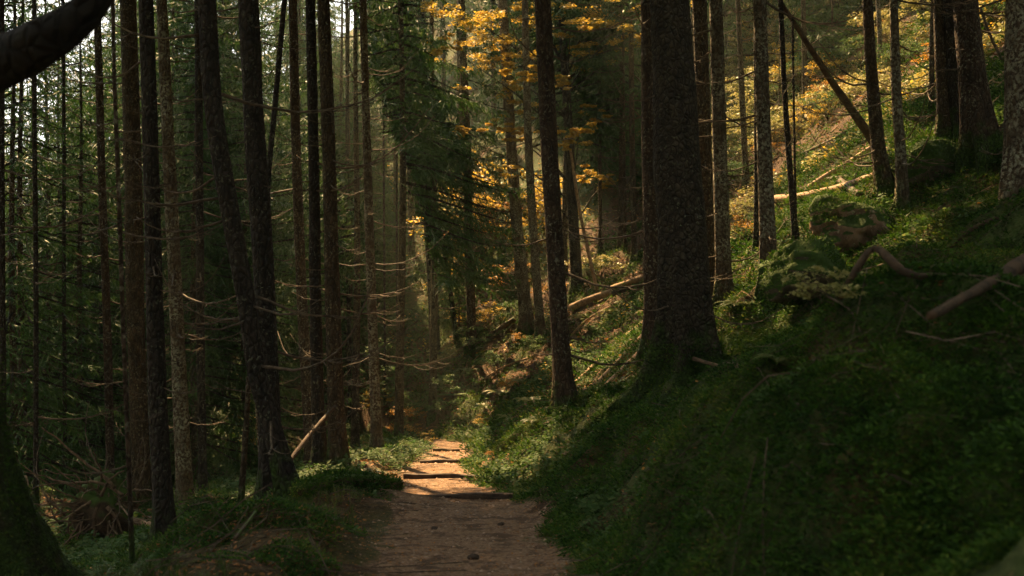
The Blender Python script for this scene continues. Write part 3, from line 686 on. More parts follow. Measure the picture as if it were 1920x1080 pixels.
GL('fallen_branch', [(1470, 945), (1530, 942), (1600, 948)], 2.5, 2.5, m_dead, 'thin pale twig lying on the dark bank at lower right', 'branch')
pole('broken_pole', [(628, 762), (610, 782), (570, 828), (533, 880)], 7, 9, m_shade_wood, 'broken brown pole leaning against the close trio of trunks', 'branch', [13.9, 13.5, 12.6, 11.6], dead=5)
# broken bent branch arching over the moss
def bent():
    d = hit(1580, 558)[1]
    P = [at(1572, 562, d), at(1600, 515, d), at(1622, 480, d), at(1640, 466, d), at(1662, 480, d-.1), at(1690, 506, d-.2), at(1722, 518, d-.25), at(1752, 514, d-.2)]
    r = np.array([13, 15, 15, 14, 15, 14, 10, 5])/F*d/2
    base = P[0]; Q = catmull(np.c_[np.array(P)-base, r], .05); V, Fs = tube(Q[:, :3], Q[:, 3], 14, lump=.22, seed=5)
    o = ob('bent_branch', mk('bent_branch', V, Fs, m_shade_wood, smooth=True), None, base); tag(o, 'broken arched branch bent like an elbow below the brown-faced boulder', 'branch')
bent()
# root splinters right of the giant spruce
pole('broken_branch', [(1300, 672), (1325, 680), (1360, 690), (1378, 706), (1392, 724)], 8, 3, m_root, 'splintered reddish branch at the right foot of the giant spruce', 'branch', [10.2, 10.1, 10.0, 9.9, 9.8], dead=2)
GL('fallen_branch', [(1390, 505), (1397, 490), (1403, 470)], 8, 9, m_log_dark, 'short broken stub standing between the two grey lichened trunks', 'stump')

# mossy roots of the giant spruce
def roots():
    rng = np.random.RandomState(3); b = np.array(BIG.location)
    for k, (az, L, r) in enumerate([(3.35, .7, .17), (3.95, 1.15, .18), (4.4, 1.2, .19), (5.2, .8, .17), (6.1, .8, .12), (2.6, 1.0, .11)]):
        t = np.linspace(0, 1, 16); x = np.cos(az+.5*t*rng.uniform(-1, 1))*(.12+L*t); y = np.sin(az+.3*t)*(.12+L*t)
        zg = Hh(b[0]+x, b[1]+y)-b[2]; z = zg+(.34*(1-t)**2.6+.05)-.04*t
        P = np.stack([x, y, z], -1); V, Fs = tube(P, r*(1-.72*t), 12, lump=.18, seed=k)
        ob('root', mk('root', V, Fs, m_moss_bark, smooth=True), BIG)
roots()

# boulders
def boulder(name, u, v, sx, sy, sz, mat, label, seed, sink=.25, rot=0, d=None):
    p = hit(u, v) if d is None else at(u, v, d); n = 56
    th = np.linspace(0, 2*PI, n*2, endpoint=False); ph = np.linspace(-PI/2, PI/2, n)
    TH, PH = np.meshgrid(th, ph); X = np.cos(PH)*np.cos(TH); Y = np.cos(PH)*np.sin(TH); Z = np.sin(PH)
    # faceted lump: intersect a sphere with random planes
    rng = np.random.RandomState(seed); D = norm(rng.randn(15, 3)); hh = rng.uniform(.5, .85, 15)
    dots = np.stack([X, Y, Z], -1)@D.T; R = np.minimum(1, (hh/np.maximum(dots, .05))).min(-1)
    R = R*(1+.16*(fbm(X*2+Z*3+9, Y*2+Z*2+5, 4, seed)-.45)*2+.12*(billow(X*4+Z+9, Y*4+Z*3+7, 2, seed)-.4))
    R = np.where(np.abs(np.abs(PH)-PI/2) < .05, R.mean()*.95, R)
    V = np.stack([X*R*sx, Y*R*sy, Z*R*sz], -1).reshape(-1, 3); m = n*2
    i = np.arange(n*m).reshape(n, m); j = np.roll(i, -1, 1)
    Fq = np.stack([i[:-1], j[:-1], j[1:], i[1:]], -1).reshape(-1, 4)
    o = ob(name, mk(name, V, Fq, mat, smooth=True), None, (p[0], p[1]+sy*.3, p[2]+sz*(1-2*sink)), (0, 0, rot)); tag(o, label, 'rock')
    return o
boulder('boulder', 1598, 462, .78, .6, .5, m_rock, 'boulder with a bare brown face and mossy top on the sunlit slope', 4, .22, .3)
boulder('boulder', 1520, 565, .62, .5, .42, m_rock_moss, 'low pointed boulder all covered in dark moss below the brown-faced one', 9, .2)
boulder('boulder', 1750, 335, .7, .5, .38, m_rock_moss, 'flat mossy rock mound below the trunks on the upper right slope', 12, .25)
boulder('stone', 1065, 858, .09, .08, .055, m_stone, 'pale rounded stone in the bank plants nearest the path', 23, .25)
boulder('stone', 42, 912, .11, .1, .15, m_stone, 'pinkish pale stone at the far left beside the mossy root', 27, .4, 0, 14.4)
boulder('stone', 188, 955, .16, .14, .1, m_stone, 'pale stone lodged on top of the uprooted root plate', 29, .4, 0, 12.2)
boulder('stone', 355, 1000, .16, .14, .09, m_stone, 'pale flat stone at the foot of the olive lit spruce', 33, .5, 0, 13.4)
for k, (u, v, s, lb) in enumerate([(815, 993, .035, 'dark stone in the path, left of centre'), (885, 1050, .045, 'darkest embedded stone in the path near the bottom edge'),
                                   (940, 985, .03, 'small dark stone on the right half of the path'), (800, 1040, .02, 'tiny pebble lying left of the darkest path stone'),
                                   (862, 968, .025, 'small dark pebble just before the nearest timber step')]):
    boulder('stone', u, v, s, s*.8, s*.5, m_timber if k < 3 else m_stone, lb, 40+k, .3)

# timber steps
for k, (yd, ul, ur, v, th, lb) in enumerate([(10.0, 750, 962, 941, .055, 'nearest timber step across the path, the widest'), (13.5, 757, 898, 899, .05, 'second timber step, at the edge of the sunlit tread'),
                                             (17.0, 788, 868, 870, .045, 'third timber step, partly under leaves in full sun'), (20.6, 812, 862, 852, .04, 'farthest timber step, a faint dark line in the sunlit path')]):
    xl = (ul-960)/F*yd; xr = (ur-960)/F*yd; n = 22; x = np.linspace(xl, xr, n); xm = (xl+xr)/2
    zz = float(np.median(Hh(x[4:-4], np.full(n-8, yd-.5))))
    hx = (xr-xl)/2; t = np.linspace(-1, 1, n)
    P = np.stack([t*hx, .02*np.sin(t*3+k), .004*np.sin(t*5+k)+.01*t*(-1)**k], -1)
    # squared log
    q = np.array([(-1, -1), (1, -1), (1, .82), (.82, 1), (-.82, 1), (-1, .82)])*np.array([th*.75, th])
    wob = 1+.08*(vnoise(t[:, None]*6+k*9, np.arange(6)*1.7+0*t[:, None], 4)-.5)
    V = np.stack([P[:, 0, None]+0*wob, P[:, 1, None]+q[:, 0]*wob, P[:, 2, None]+q[:, 1]*wob], -1).reshape(-1, 3)
    i = np.arange(n*6).reshape(n, 6); j = np.roll(i, -1, 1)
    Fq = np.stack([i[:-1], j[:-1], j[1:], i[1:]], -1).reshape(-1, 4)
    V = np.vstack([V, P[:1], P[-1:]]); c0 = n*6
    Ft = np.concatenate([np.stack([j[0], i[0], np.full(6, c0)], -1), np.stack([i[-1], j[-1], np.full(6, c0+1)], -1)])
    o = ob('timber_step', mk('timber_step', V, [Fq, Ft], m_timber), None, (xm, yd, zz-th-.022)); tag(o, lb, 'step', 'timber steps in the path')

# near dark mossy root flare and bough of a tree beside the camera, left
def near_tree():
    base = np.array([-2.6, 4.6, 0.]); base[2] = Hh(base[0], base[1])
    zz = np.r_[np.arange(-.6, 1.6, .06), np.arange(1.6, 16, .4)]
    rad = np.interp(zz, [0, 1.6, 16], [.36, .3, .03])
    L = np.stack([-.12*np.clip(zz, 0, 20)**.8, 0*zz, zz], -1)
    V, Fs = trunk_arrays(L, rad, 40, 1.9, 5, lump=.06, roots=5)
    root = empty('old_tree', base); tag(root, 'blurred black tree at the left edge with mossy foot and thick overhanging bough', 'tree')
    ob('trunk', mk('trunk', V, Fs, m_moss_bark, smooth=True), root)
    P = np.array([at(-330, 330, 3.4), at(-150, 215, 3.2), at(-20, 130, 3.1), at(80, 78, 3.0), at(160, 20, 3.0), at(215, -70, 3.0), at(260, -230, 3.0)])-base
    r = np.array([100, 100, 96, 86, 62, 44, 30])/F*3.05/2; Q = catmull(np.c_[P, r], .04)
    V, Fs = tube(Q[:, :3], Q[:, 3], 20, lump=.07, seed=2); ob('bough', mk('bough', V, Fs, m_bough, smooth=True), root)
    Vn, Vw = spruce_crown(17, 6.5, 2.4, 60, .18, np.random.RandomState(8), tw=1.8)
    finish_crown(root, Vn, Vw, m_spruce, m_bark_d)
    TREES.append((base[0], base[1], .6))
near_tree()

# uprooted root plate
def root_plate():
    p = at(195, 985, 12.3)
    root = empty('uprooted_root_plate', p); tag(root, 'uprooted root plate with tangled bare roots at lower left', 'tree stump')
    n = 26; th = np.linspace(0, 2*PI, n*2, endpoint=False); ph = np.linspace(-PI/2, PI/2, n); TH, PH = np.meshgrid(th, ph)
    X, Y, Z = np.cos(PH)*np.cos(TH), np.cos(PH)*np.sin(TH), np.sin(PH)
    R = 1+1.3*(fbm(X*3+Z*2+5, Y*3+Z*2+5, 4, 3)-.45); R = np.where(np.abs(np.abs(PH)-PI/2) < .05, R.mean(), R)
    V = np.stack([X*R*.36, Y*R*.22, Z*R*.34], -1).reshape(-1, 3)+(0, 0, .2); i = np.arange(n*n*2).reshape(n, n*2); j = np.roll(i, -1, 1)
    ob('soil_mass', mk('soil_mass', V, np.stack([i[:-1], j[:-1], j[1:], i[1:]], -1).reshape(-1, 4), m_log_moss, smooth=True), root)
    rng = np.random.RandomState(17)
    for k in range(54):
        a = rng.uniform(0, 2*PI); L = rng.uniform(.3, .85); t = np.linspace(0, 1, 14)
        wob = np.cumsum(np.cumsum(rng.randn(14, 3), 0), 0)*.02*L
        D = norm(np.array([math.cos(a)*1.1, -.35-rng.rand()*.5, math.sin(a)*.8+.15]))
        P = np.array([math.cos(a)*.2, -.12, .25+math.sin(a)*.16])+D*(t*L)[:, None]+wob; P[:, 2] += -.65*L*t**1.7
        V, Fs = tube(P, rng.uniform(.004, .014)*(1-.8*t)+.002, 6, lump=.1, seed=k); ob('root', mk('root', V, Fs, m_root, smooth=True), root)
    for k, pts in enumerate([[(215, 915), (190, 890), (150, 860), (110, 825), (75, 800)], [(230, 930), (180, 905), (120, 905), (60, 890), (40, 885)], [(190, 930), (200, 905), (215, 890), (235, 878)],
                             [(180, 950), (175, 985), (185, 1030), (200, 1065)], [(200, 950), (225, 975), (232, 1005)], [(170, 940), (140, 960), (125, 1000)]]):
        P = np.array([at(u, v, p[1]-.25) for u, v in pts])-p; Q = catmull(P, .05); Q = Q+np.cumsum(rng.randn(len(Q), 3), 0)*.006
        V, Fs = tube(Q, np.linspace(.024, .006, len(Q)), 7, lump=.12, seed=k); ob('root', mk('root', V, Fs, m_root, smooth=True), root)
root_plate()
RP = [o for o in col.objects if o.name.startswith('uprooted')][0]
for k in range(26): ob('dead_branch', DEAD[k % 8], RP, (random.uniform(-.6, .7), random.uniform(-.3, .5), random.uniform(-.1, .5)), (random.uniform(-1, 1), random.uniform(-.9, .5), random.uniform(0, 6.3)), .75)

# ------------------------------------------------------------------ beech with yellow leaves
def broadleaf(name, pts, w0, w1, d, label, blobs, mat, leaf, n, twigs, H=10):
    root, L, rad = T(name, pts, w0, w1, label, mat=m_bark_d, d=d, crown=False, ndead=0, H=H, flare=.6)
    base = np.array(root.location); rng = np.random.RandomState(int(pts[-1][0]))
    C = []; Rr = []
    for (u, v, r, dd) in blobs:
        dd *= L[0, 1]*0+base[1]/18.5
        c = at(u, v, dd)-base; C.append(c); Rr.append(1.25*r*dd/F)
    for k, c in enumerate(C):
        j = min(len(L)-1, int(np.argmin(np.abs(L[:, 2]-(c[2]-.9-.3*np.hypot(c[0], c[1])))))); s = L[j]
        t = np.linspace(0, 1, 12)[:, None]; m = (s+c)/2+np.array([0, 0, .35])
        P = (1-t)**2*s+2*t*(1-t)*m+t*t*c; P = P+np.cumsum(rng.randn(12, 3), 0)*.012*t
        V, Fs = tube(P, .006+.03*(1-t[:, 0])**1.3, 6, lump=.1); ob('limb', mk('limb', V, Fs, m_bark_d, smooth=True), root)
    # every blob breaks into several flat sprays
    sub = []; sr = []
    for c, r in zip(C, Rr):
        for q in range(9):
            sub.append(c+rng.randn(3)*np.array([.55, .55, .4])*r); sr.append(r*rng.uniform(.22, .42))
    V = leafy(sub, sr, n, leaf, rng, .22)
    m = cut_mask(V.mean(1)+base) if False else np.zeros(len(V), bool)
    V = V[~m]; ob('crown', mk('crown', V.reshape(-1, 3), np.arange(len(V)*4).reshape(-1, 4), mat), root)
    return root
broadleaf('beech_tree', [(1052, -20), (1058, 110), (1066, 240), (1074, 400), (1082, 548)], 13, 24, None, 'dark forked beech with scattered yellow leaves left of the giant spruce',
          [(850, 15, 40, 17.5), (885, 30, 55, 17.5), (920, 60, 60, 18), (842, 88, 26, 17), (895, 105, 45, 18), (975, 20, 50, 18), (975, 120, 42, 18), (960, 170, 42, 18), (992, 150, 30, 17),
           (935, 240, 22, 18), (968, 250, 26, 18), (1060, 262, 26, 17), (1085, 255, 25, 17), (1070, 40, 45, 17), (1100, 70, 30, 18), (1150, 20, 55, 18), (1190, 55, 48, 18), (1225, 20, 50, 18),
           (1120, 110, 35, 19), (1110, 215, 20, 18), (1062, 150, 15, 17), (1110, 318, 24, 19), (1215, 90, 35, 19), (1010, 60, 40, 19), (1140, 340, 20, 20), (860, 250, 14, 18), (955, 320, 24, 18)], m_yellow, .078, 24000, 1, H=12)

# ------------------------------------------------------------------ background spruces (shared crowns, real positions)
class Tmpl: pass
def tmpl(H, z0, R, nb, step, seed, tw, droop=.5, sparse=1.0, mat=None, r=.11, taper=.8):
    t = Tmpl(); rng = np.random.RandomState(seed); t.H = H
    t.Vn, t.Vw = spruce_crown(H, z0, R, nb, step, rng, droop, sparse, tw, taper); t.mat = mat or m_spruce
    zz = np.r_[np.arange(-.6, 1, .12), np.arange(1, H, .5)]; L = np.stack([.04*np.sin(zz*.5+seed), .03*np.cos(zz*.6), zz], -1)
    V, Fs = trunk_arrays(L, np.interp(zz, [0, H], [r, .012]), 12, .8, seed)
    t.trunk = mk('trunk', V, Fs, m_bark if seed % 2 else m_bark_r, smooth=True); t.cm = None
    return t
def shared(t):
    def f():
        if t.cm is None: t.cm = crown_mesh(t.Vn, t.Vw, t.mat, m_bark_d)
        return t.cm
    return f
FULL = [tmpl(17, .7, 3.0, 165, .12, 31, 1.15, taper=.6), tmpl(14, .6, 2.6, 150, .12, 32, 1.15, .65, taper=.6), tmpl(19, 1.2, 3.0, 165, .13, 33, 1.2, .6, taper=.6), tmpl(15, 1.0, 2.6, 130, .13, 34, 1.15, .45, .85, taper=.6)]
HIGH = [tmpl(18, 4.4, 3.0, 140, .11, 36, 1.1, .6, taper=.6), tmpl(19, 4.9, 3.1, 140, .11, 37, 1.1, .5, taper=.6), tmpl(16, 4.0, 2.7, 125, .11, 38, 1.1, .7, taper=.6)]
FAR = [tmpl(20, 1.0, 3.1, 90, .2, 41, 2.0), tmpl(17, 1.2, 2.8, 70, .2, 42, 2.0, .65), tmpl(22, 4.0, 3.2, 84, .21, 43, 2.1, .6)]
OPEN = [tmpl(17, 1.0, 3.3, 92, .12, 51, 1.2, .6, .75, taper=.65), tmpl(15, 1.2, 3.0, 84, .12, 52, 1.2, .5, .75, taper=.65)]
SAP = [tmpl(3.4, .25, .95, 46, .07, 61, .9, .25, 1, m_spruce_pale, .03), tmpl(5.0, .5, 1.2, 56, .08, 62, 1.0, .3, 1, m_spruce, .045)]
CAN = [tmpl(20, 7.0, 3.3, 64, .24, 71, 3.0, .5, 1, None, .19), tmpl(22, 8.5, 3.5, 64, .25, 72, 3.0, .55, 1, None, .21)]
def place(t, x, y, rz, s, label, group, name='spruce_tree', cat='tree'):
    root = empty(name, (x, y, float(Hh(x, y))), 0.0); tag(root, label, cat, group)
    ob('trunk', t.trunk, root, (0, 0, 0), (0, 0, rz), s)
    cr = finish_crown(root, t.Vn, t.Vw, t.mat, m_bark_d, rz, s, shared(t))
    cr.rotation_euler = (0, 0, rz); cr.scale = (s,)*3
    TREES.append((x, y, .8)); return root
rb = np.random.RandomState(99)
def px(u, d): return (u-960)/F*d
def label_bg(u, d):
    if u < 480: return ('dim spruce in the green wood down the valley left of the path', 'spruces in the dim wood left of the path')
    if u < 1000: return ('dark bushy spruce on the hillside beyond the end of the path', 'dark spruces beyond the end of the path')
    if u < 1350: return ('dim spruce between the forked beech and the giant spruce, far up the hill', 'far spruces behind the giant spruce')
    return ('dark spruce high on the slope behind the sunlit undergrowth', 'spruces above the sunlit slope')
for u, d, k, s in [(690, 39, 0, 1.05), (782, 41, 0, 1.1), (640, 36, 1, 1.1), (25, 18.5, 0, .75), (150, 22, 1, .8), (88, 24, 0, .9), (668, 24.5, 1, .95), (752, 24, 0, 1.05), (812, 29, 1, 1.1), (860, 41, 1, 1.1), (925, 43, 2, 1.1), (975, 46, 0, 1.2), (722, 46, 2, 1.1), (1010, 42, 1, 1.1), (770, 38, 3, 1.2), (830, 45, 3, 1.1), (612, 35, 1, 1), (740, 36, 3, 1.0), (655, 33.5, 0, .9), (560, 36, 0, 1.1),
                   (1060, 31, 0, .95), (1120, 35, 1, 1), (1165, 30, 3, .9), (1235, 36, 2, 1), (1300, 34, 1, 1), (1360, 38, 0, 1),
                   (1508, 31, 0, .8), (1560, 34, 1, .9), (1440, 39, 2, 1), (1620, 37, 3, .9), (1700, 35, 0, .9), (1800, 30, 1, .9), (1890, 28, 3, .9),
                   (40, 21, 0, .85), (180, 30, 1, .9), (325, 27, 0, 1), (365, 23.5, 3, .9), (420, 31, 2, 1), (290, 34, 1, 1), (460, 27, 3, 1), (235, 25, 3, .9), (-40, 25, 1, 1), (520, 42, 2, 1), (255, 46, 0, 1), (310, 42, 2, 1), (352, 48, 1, 1.1), (405, 45, 0, 1), (445, 52, 2, 1), (112, 27, 1, .95), (62, 31, 0, 1), (196, 34, 1, .9), (20, 37, 2, .8), (90, 41, 3, .8), (150, 38, 0, .85), (222, 37, 2, .9), (275, 30, 3, 1), (345, 31, 1, 1), (385, 37, 0, 1), (310, 36, 2, 1), (432, 41, 3, 1), (180, 45, 2, .85), (250, 42, 1, .9), (490, 38, 1, 1), (-60, 40, 1, 1), (600, 46, 2, 1.1), ]:
    lb, gr = label_bg(u, d)
    if u < 250 and d < 60: t = OPEN[k % 2]
    elif 600 < u < 1400 and d < 33: t = HIGH[k % 3]
    else: t = FULL[k]
    place(t, px(u, d), d, rb.rand()*6.28, s, lb, gr)
for u, d in [(-20, 27), (22, 31), (58, 36), (84, 29), (128, 33), (152, 39), (170, 27), (212, 33), (236, 38), (268, 35), (330, 33), (8, 40), (105, 43)]:
    lb, gr = label_bg(u, d); place(FULL[u % 4], px(u, d), d, rb.rand()*6.28, rb.uniform(.5, .66)*(1+.004*max(0, u-100)), lb, gr)
# the wood farther back
n = 0
for i in range(1200):
    d = rb.uniform(38, 105); u = rb.uniform(-250, 2150); x = px(u, d)
    if any((x-a)**2+(d-b)**2 < (3.4+d*.012)**2 for a, b, r in TREES): continue
    s_, z_, y_ = sdist(np.array([x]), np.array([d]))
    if abs(s_[0]) < 2.0: continue
    if u < 260 and rb.rand() < .05: continue
    if 340 < u < 480 and d < 52 : continue
    if any(abs(x-(p[0]+(d-p[1])*SUN[0]/SUN[1]*0)) < 2.2 and abs(d-p[1]) < 3 for p in PATCH): continue
    lb, gr = label_bg(u, d); place(FAR[i % 3], x, d, rb.rand()*6.28, rb.uniform(.75, 1.15)*(.72 if u < 260 else 1), lb, gr); n += 1
    if n > 105: break
print('far trees', n)
# canopy round and behind the camera, outside the picture: it is what shades the near ground
n = 0
for i in range(1500):
    x = rb.uniform(-30, 26); y = rb.uniform(-22, 36)
    if y > 1 and abs(x) < .56*y+(2.2 if x > 0 else 4.6): continue
    if x*x+y*y < 9: continue
    if any((x-a)**2+(y-b)**2 < 3.3**2 for a, b, r in TREES): continue
    s_, z_, y_ = sdist(np.array([x]), np.array([y]))
    if abs(s_[0]) < 1.3: continue
    place(CAN[i % 2], x, y, rb.rand()*6.28, rb.uniform(.85, 1.15), 'tall spruce of the surrounding wood outside the view', 'spruces around the viewpoint'); n += 1
    if n > 70: break
print('canopy trees', n)
for u, v, k, s, lb in [(1290+215, 225, 1, 1.0, 'young green spruce among the sunlit undergrowth at the thin dark stem'), (1462, 250, 0, .8, 'small pale young spruce left of the thin dark stem on the sunlit slope'),
                       (745, 745, 0, .5, 'knee-high young spruce on the dark hillside above the path end'), (610, 770, 1, .5, 'low young spruce between the close trio trunks'), (860, 640, 1, .8, 'bushy dark young spruce at the foot of the orange brown trunk'),
                       (1560, 130, 1, 1.0, 'young spruce high on the slope above the sunlit undergrowth'), (90, 800, 1, .9, 'young spruce in the dim wood above the root plate'), (430, 760, 0, 1.1, 'young spruce behind the yellow shrub at left')]:
    p = hit(u, v); place(SAP[k], p[0], p[1], u*.7, s, lb, None, 'young_spruce')

# ------------------------------------------------------------------ shrubs
def bush_mesh(seed, R, Hh_, n, leaf, mat, name='foliage'):
    rng = np.random.RandomState(seed); C = []; Rr = []
    for k in range(16):
        a = rng.rand()*6.28; q = rng.rand()**.6*R; h = Hh_*rng.uniform(.3, 1)*(1-.35*(q/R)**2); C.append((q*math.cos(a), q*math.sin(a), h)); Rr.append(R*rng.uniform(.22, .42))
    V = leafy(C, Rr, n, leaf, rng, .3); f = mk(name, V.reshape(-1, 3), np.arange(len(V)*4).reshape(-1, 4), mat)
    mb = MB()
    for c in C:
        t = np.linspace(0, 1, 6)[:, None]; P = np.array(c)*t; P[:, 2] = c[2]*(t[:, 0]**.7); P = P+rng.randn(6, 3)*.015*t; mb.add(*tube(P, .007*(1-.6*t[:, 0])+.002, 4))
    return f, mb.mesh('stem', m_dead)
BU = {'yellow': [bush_mesh(1, .7, 1.2, 800, .06, m_yellow), bush_mesh(2, .9, .9, 900, .06, m_yellow)], 'pale': [bush_mesh(3, .8, .8, 1000, .075, m_pale), bush_mesh(4, .9, 1.1, 1200, .07, m_pale)],
      'green': [bush_mesh(5, .8, .7, 1100, .06, m_herb), bush_mesh(6, .7, .9, 1000, .06, m_herb)], 'orange': [bush_mesh(7, .7, .6, 800, .055, m_orange), bush_mesh(8, .6, .8, 700, .05, m_orange)]}
def shrub(u, v, kind, s, label, group=None, d=None, dz=0.0):
    p = hit(u, v) if d is None else np.array([px(u, d), d, float(Hh(px(u, d), d))])
    f, st = BU[kind][int(u) % 2]; root = empty('shrub', p+(0, 0, dz), u*.37, s); tag(root, label, 'shrub', group)
    ob('foliage', f, root); ob('stem', st, root); return root
for a in [(450, 860, 'yellow', 1.5, 'yellow-green shrub in the dim wood left of the stoutest black trunk'), (420, 900, 'green', 1.3, 'low green shrub in front of the yellow one at left'), (470, 830, 'yellow', 1.3, 'yellow-leaved shrub at the right end of the far bit of path'),
          (690, 775, 'yellow', .62, 'small yellow-leaved shrub behind the lone slim spruce'), (724, 765, 'yellow', .5, 'small yellow-leaved spray right of the lone slim spruce'),
          (765, 826, 'orange', .75, 'orange-leaved plants left of the path end'), (735, 820, 'orange', .55, 'small orange-leaved plant beside the lone slim spruce foot'), (798, 834, 'yellow', .35, 'small yellow plant at the left corner of the path end'),
          (770, 862, 'green', .5, 'leafy green plant overhanging the third timber step'), (740, 880, 'green', .55, 'leafy green plant left of the second timber step'), (905, 800, 'yellow', .35, 'small yellow-leaved sprig right of the path end'),
          (555, 640, 'yellow', 1.4, 'yellow shrub glowing low between the stoutest black trunk and the close trio'), (535, 560, 'pale', 2.2, 'pale green leafy shrub glowing between the stoutest black trunk and the close trio'),
          (545, 470, 'pale', 2.6, 'tall pale sunlit shrub behind the stoutest black trunk'), (1574, 585, 'pale', .3, 'small pale yellow fern-like sprig beside the foot of the elbow-shaped branch'),
          (1400, 455, 'orange', .9, 'orange-leaved bush lit between the two grey lichened trunks'), (1395, 425, 'pale', .7, 'whitish leafed bush above the orange one between the grey trunks'),
          (1150, 515, 'pale', .9, 'pale leafed shrub above the crossing logs'), (1105, 520, 'pale', .7, 'small pale shrub beside the foot of the forked beech'),
          (700, 770, 'green', 1.2, 'dark green bush left beyond the path end'), (745, 745, 'green', 1.3, 'dark green bush straight behind the orange-leaved plants'), (790, 770, 'green', .9, 'green bush just beyond the path end'), (835, 790, 'green', .8, 'green bush right beyond the path end'), (860, 745, 'green', 1.1, 'green bush on the rising bank above the path end'), (800, 715, 'green', 1.4, 'green bush under the foliage-wrapped spruce'), (735, 700, 'green', 1.5, 'green bush high on the dark centre hillside'), (770, 790, 'orange', .9, 'rusty bush beyond the left corner of the path end'), (850, 690, 'pale', .9, 'pale bush on the bank below the orange brown trunk'), (862, 470, 'yellow', 2.4, 'tall yellow bush left of the orange brown trunk'), (915, 420, 'yellow', 2.6, 'tallest golden bush up the hill between orange brown trunk and pale pair'), (1000, 420, 'orange', 2.2, 'high orange bush behind the pale trunk pair'), (945, 550, 'orange', 1.6, 'rusty bush low between orange brown trunk and pale pair'), (1040, 430, 'yellow', 2.0, 'yellow bush up behind the bent-foot trunk'), (900, 480, 'orange', 2.4, 'glowing orange shrub left of the pale trunk pair'), (935, 455, 'yellow', 2.6, 'brightest yellow shrub behind the left pale trunk'), (870, 530, 'yellow', 1.2, 'yellow shrub at the orange brown trunk'),
          (1010, 480, 'yellow', 1.3, 'yellow bush in the gap between the pale trunks'), (1030, 560, 'orange', 1.0, 'orange bush low behind the bent-foot trunk'), (980, 600, 'green', 1.0, 'green shrub at the feet of the pale trunk pair'),
          (960, 730, 'orange', .55, 'orange bracken-like bush among the ferns by the bent-foot trunk'), (985, 650, 'orange', .6, 'small orange bush at the foot of the right pale trunk'), (930, 860, 'orange', .3, 'small rusty plant by the mossy log end')]: shrub(*a)
ru = np.random.RandomState(5); k = 0
for i in range(140):
    u = ru.uniform(1365, 1900); v = ru.uniform(20, 365)
    if v > 400-.62*(u-1380)-10: continue
    p = hit(u, v)
    if p[1] > 70 or p[1] < 17: continue
    if min((p[0]-a_)**2+(p[1]-b_)**2 for a_, b_ in LOGPTS) < 1.6: continue
    kind = ['pale', 'pale', 'pale', 'yellow', 'orange', 'green', 'green'][ru.randint(0, 7)]; k += 1
    shrub(u, v, kind, ru.uniform(.7, 1.25), {'pale': 'pale-leaved bramble in the sunlit undergrowth of the upper right slope', 'yellow': 'yellow bush in the sunlit undergrowth of the upper right slope',
          'orange': 'orange bush in the sunlit undergrowth of the upper right slope', 'green': 'green bush in the sunlit undergrowth of the upper right slope'}[kind], kind+' bushes on the upper right slope')
for i in range(60):
    u = ru.uniform(0, 1200); v = ru.uniform(560, 860)
    p = hit(u, v)
    s_ = sdist(p[:1], p[1:2])[0][0]
    if abs(s_) < 1.8 or p[1] < 17 or p[1] > 60: continue
    if u > 640 and s_ > 0 and ru.rand() < .5: continue
    shrub(u, v, ['green', 'green', 'yellow', 'green'][ru.randint(0, 4)] if u < 1000 else 'green', ru.uniform(.6, 1.2), 'dim low bush on the wood floor between the trunks', 'low bushes on the shaded wood floor')

# ------------------------------------------------------------------ ferns
def fern_mesh(seed):
    rng = np.random.RandomState(seed); V = []
    for k in range(11):
        az = k*2*PI/11+rng.uniform(-.25, .25); L = rng.uniform(.55, .85); n = 26; t = np.linspace(.08, 1, n)
        o = np.array([math.cos(az), math.sin(az), 0]); lat = np.array([-o[1], o[0], 0])
        P = o*(t*L*.85)[:, None]; P[:, 2] = L*(.75*t-.62*t**2.4)
        T_ = norm(np.gradient(P, axis=0))
        for s in (-1, 1):
            ln = .17*np.sin(np.clip(t*1.05, 0, 1)**.75*PI)**.8*(1.05-t*.5)+.01; D = norm(lat*s+T_*.45+np.array([0, 0, -.25]))*ln[:, None]
            m = 4
            for q in range(m):   # pinnules
                a = (q+.3)/m; b = P+D*a; d2 = norm(D+T_*np.where(q % 2, 1, .4)*ln[:, None])*(ln*.42)[:, None]; V.append(rhomb(b, d2, T_, .009)[0].reshape(-1, 4, 3))
            V.append(rhomb(P, D, T_, .011)[0].reshape(-1, 4, 3))
    V = np.concatenate(V); return mk('frond', V.reshape(-1, 3), np.arange(len(V)*4).reshape(-1, 4), m_fern)
FE = [fern_mesh(1), fern_mesh(2), fern_mesh(3)]
for k, (u, v, s, lb) in enumerate([(945, 745, .9, 'lit fern left of the bent-foot trunk, largest'), (985, 722, .8, 'lit fern touching the bent-foot trunk on its left'), (915, 770, .7, 'fern right of the path end'), (1000, 760, .7, 'fern close under the bent-foot trunk'),
     (960, 790, .6, 'fern behind the mossy log end'), (1120, 625, .9, 'fern in the hollow right of the bent-foot trunk'), (1095, 600, .8, 'fern behind the bent-foot trunk, upper right'), (1150, 590, .7, 'fern under the crossing logs'),
     (1180, 575, .7, 'fern at the left flank of the giant spruce'), (890, 820, .5, 'small fern at the right path edge'), (1015, 800, .5, 'small fern above the mossy log end'), (690, 895, .45, 'small fern on the left verge by the mossy ridge'),
     (760, 850, .5, 'fern behind the leafy plants left of the third step'), (1385, 580, .6, 'fern at the foot of the grey lichened trunk beside the giant'),
     (880, 700, .8, 'dim fern on the centre hillside'), (840, 760, .6, 'dim fern above the path end'), (1480, 690, .35, 'small dim fern on the bank below the low pointed boulder')]):
    p = hit(u, v); root = empty('fern', p, k*1.3, s); tag(root, lb, 'fern', None); ob('frond', FE[k % 3], root)

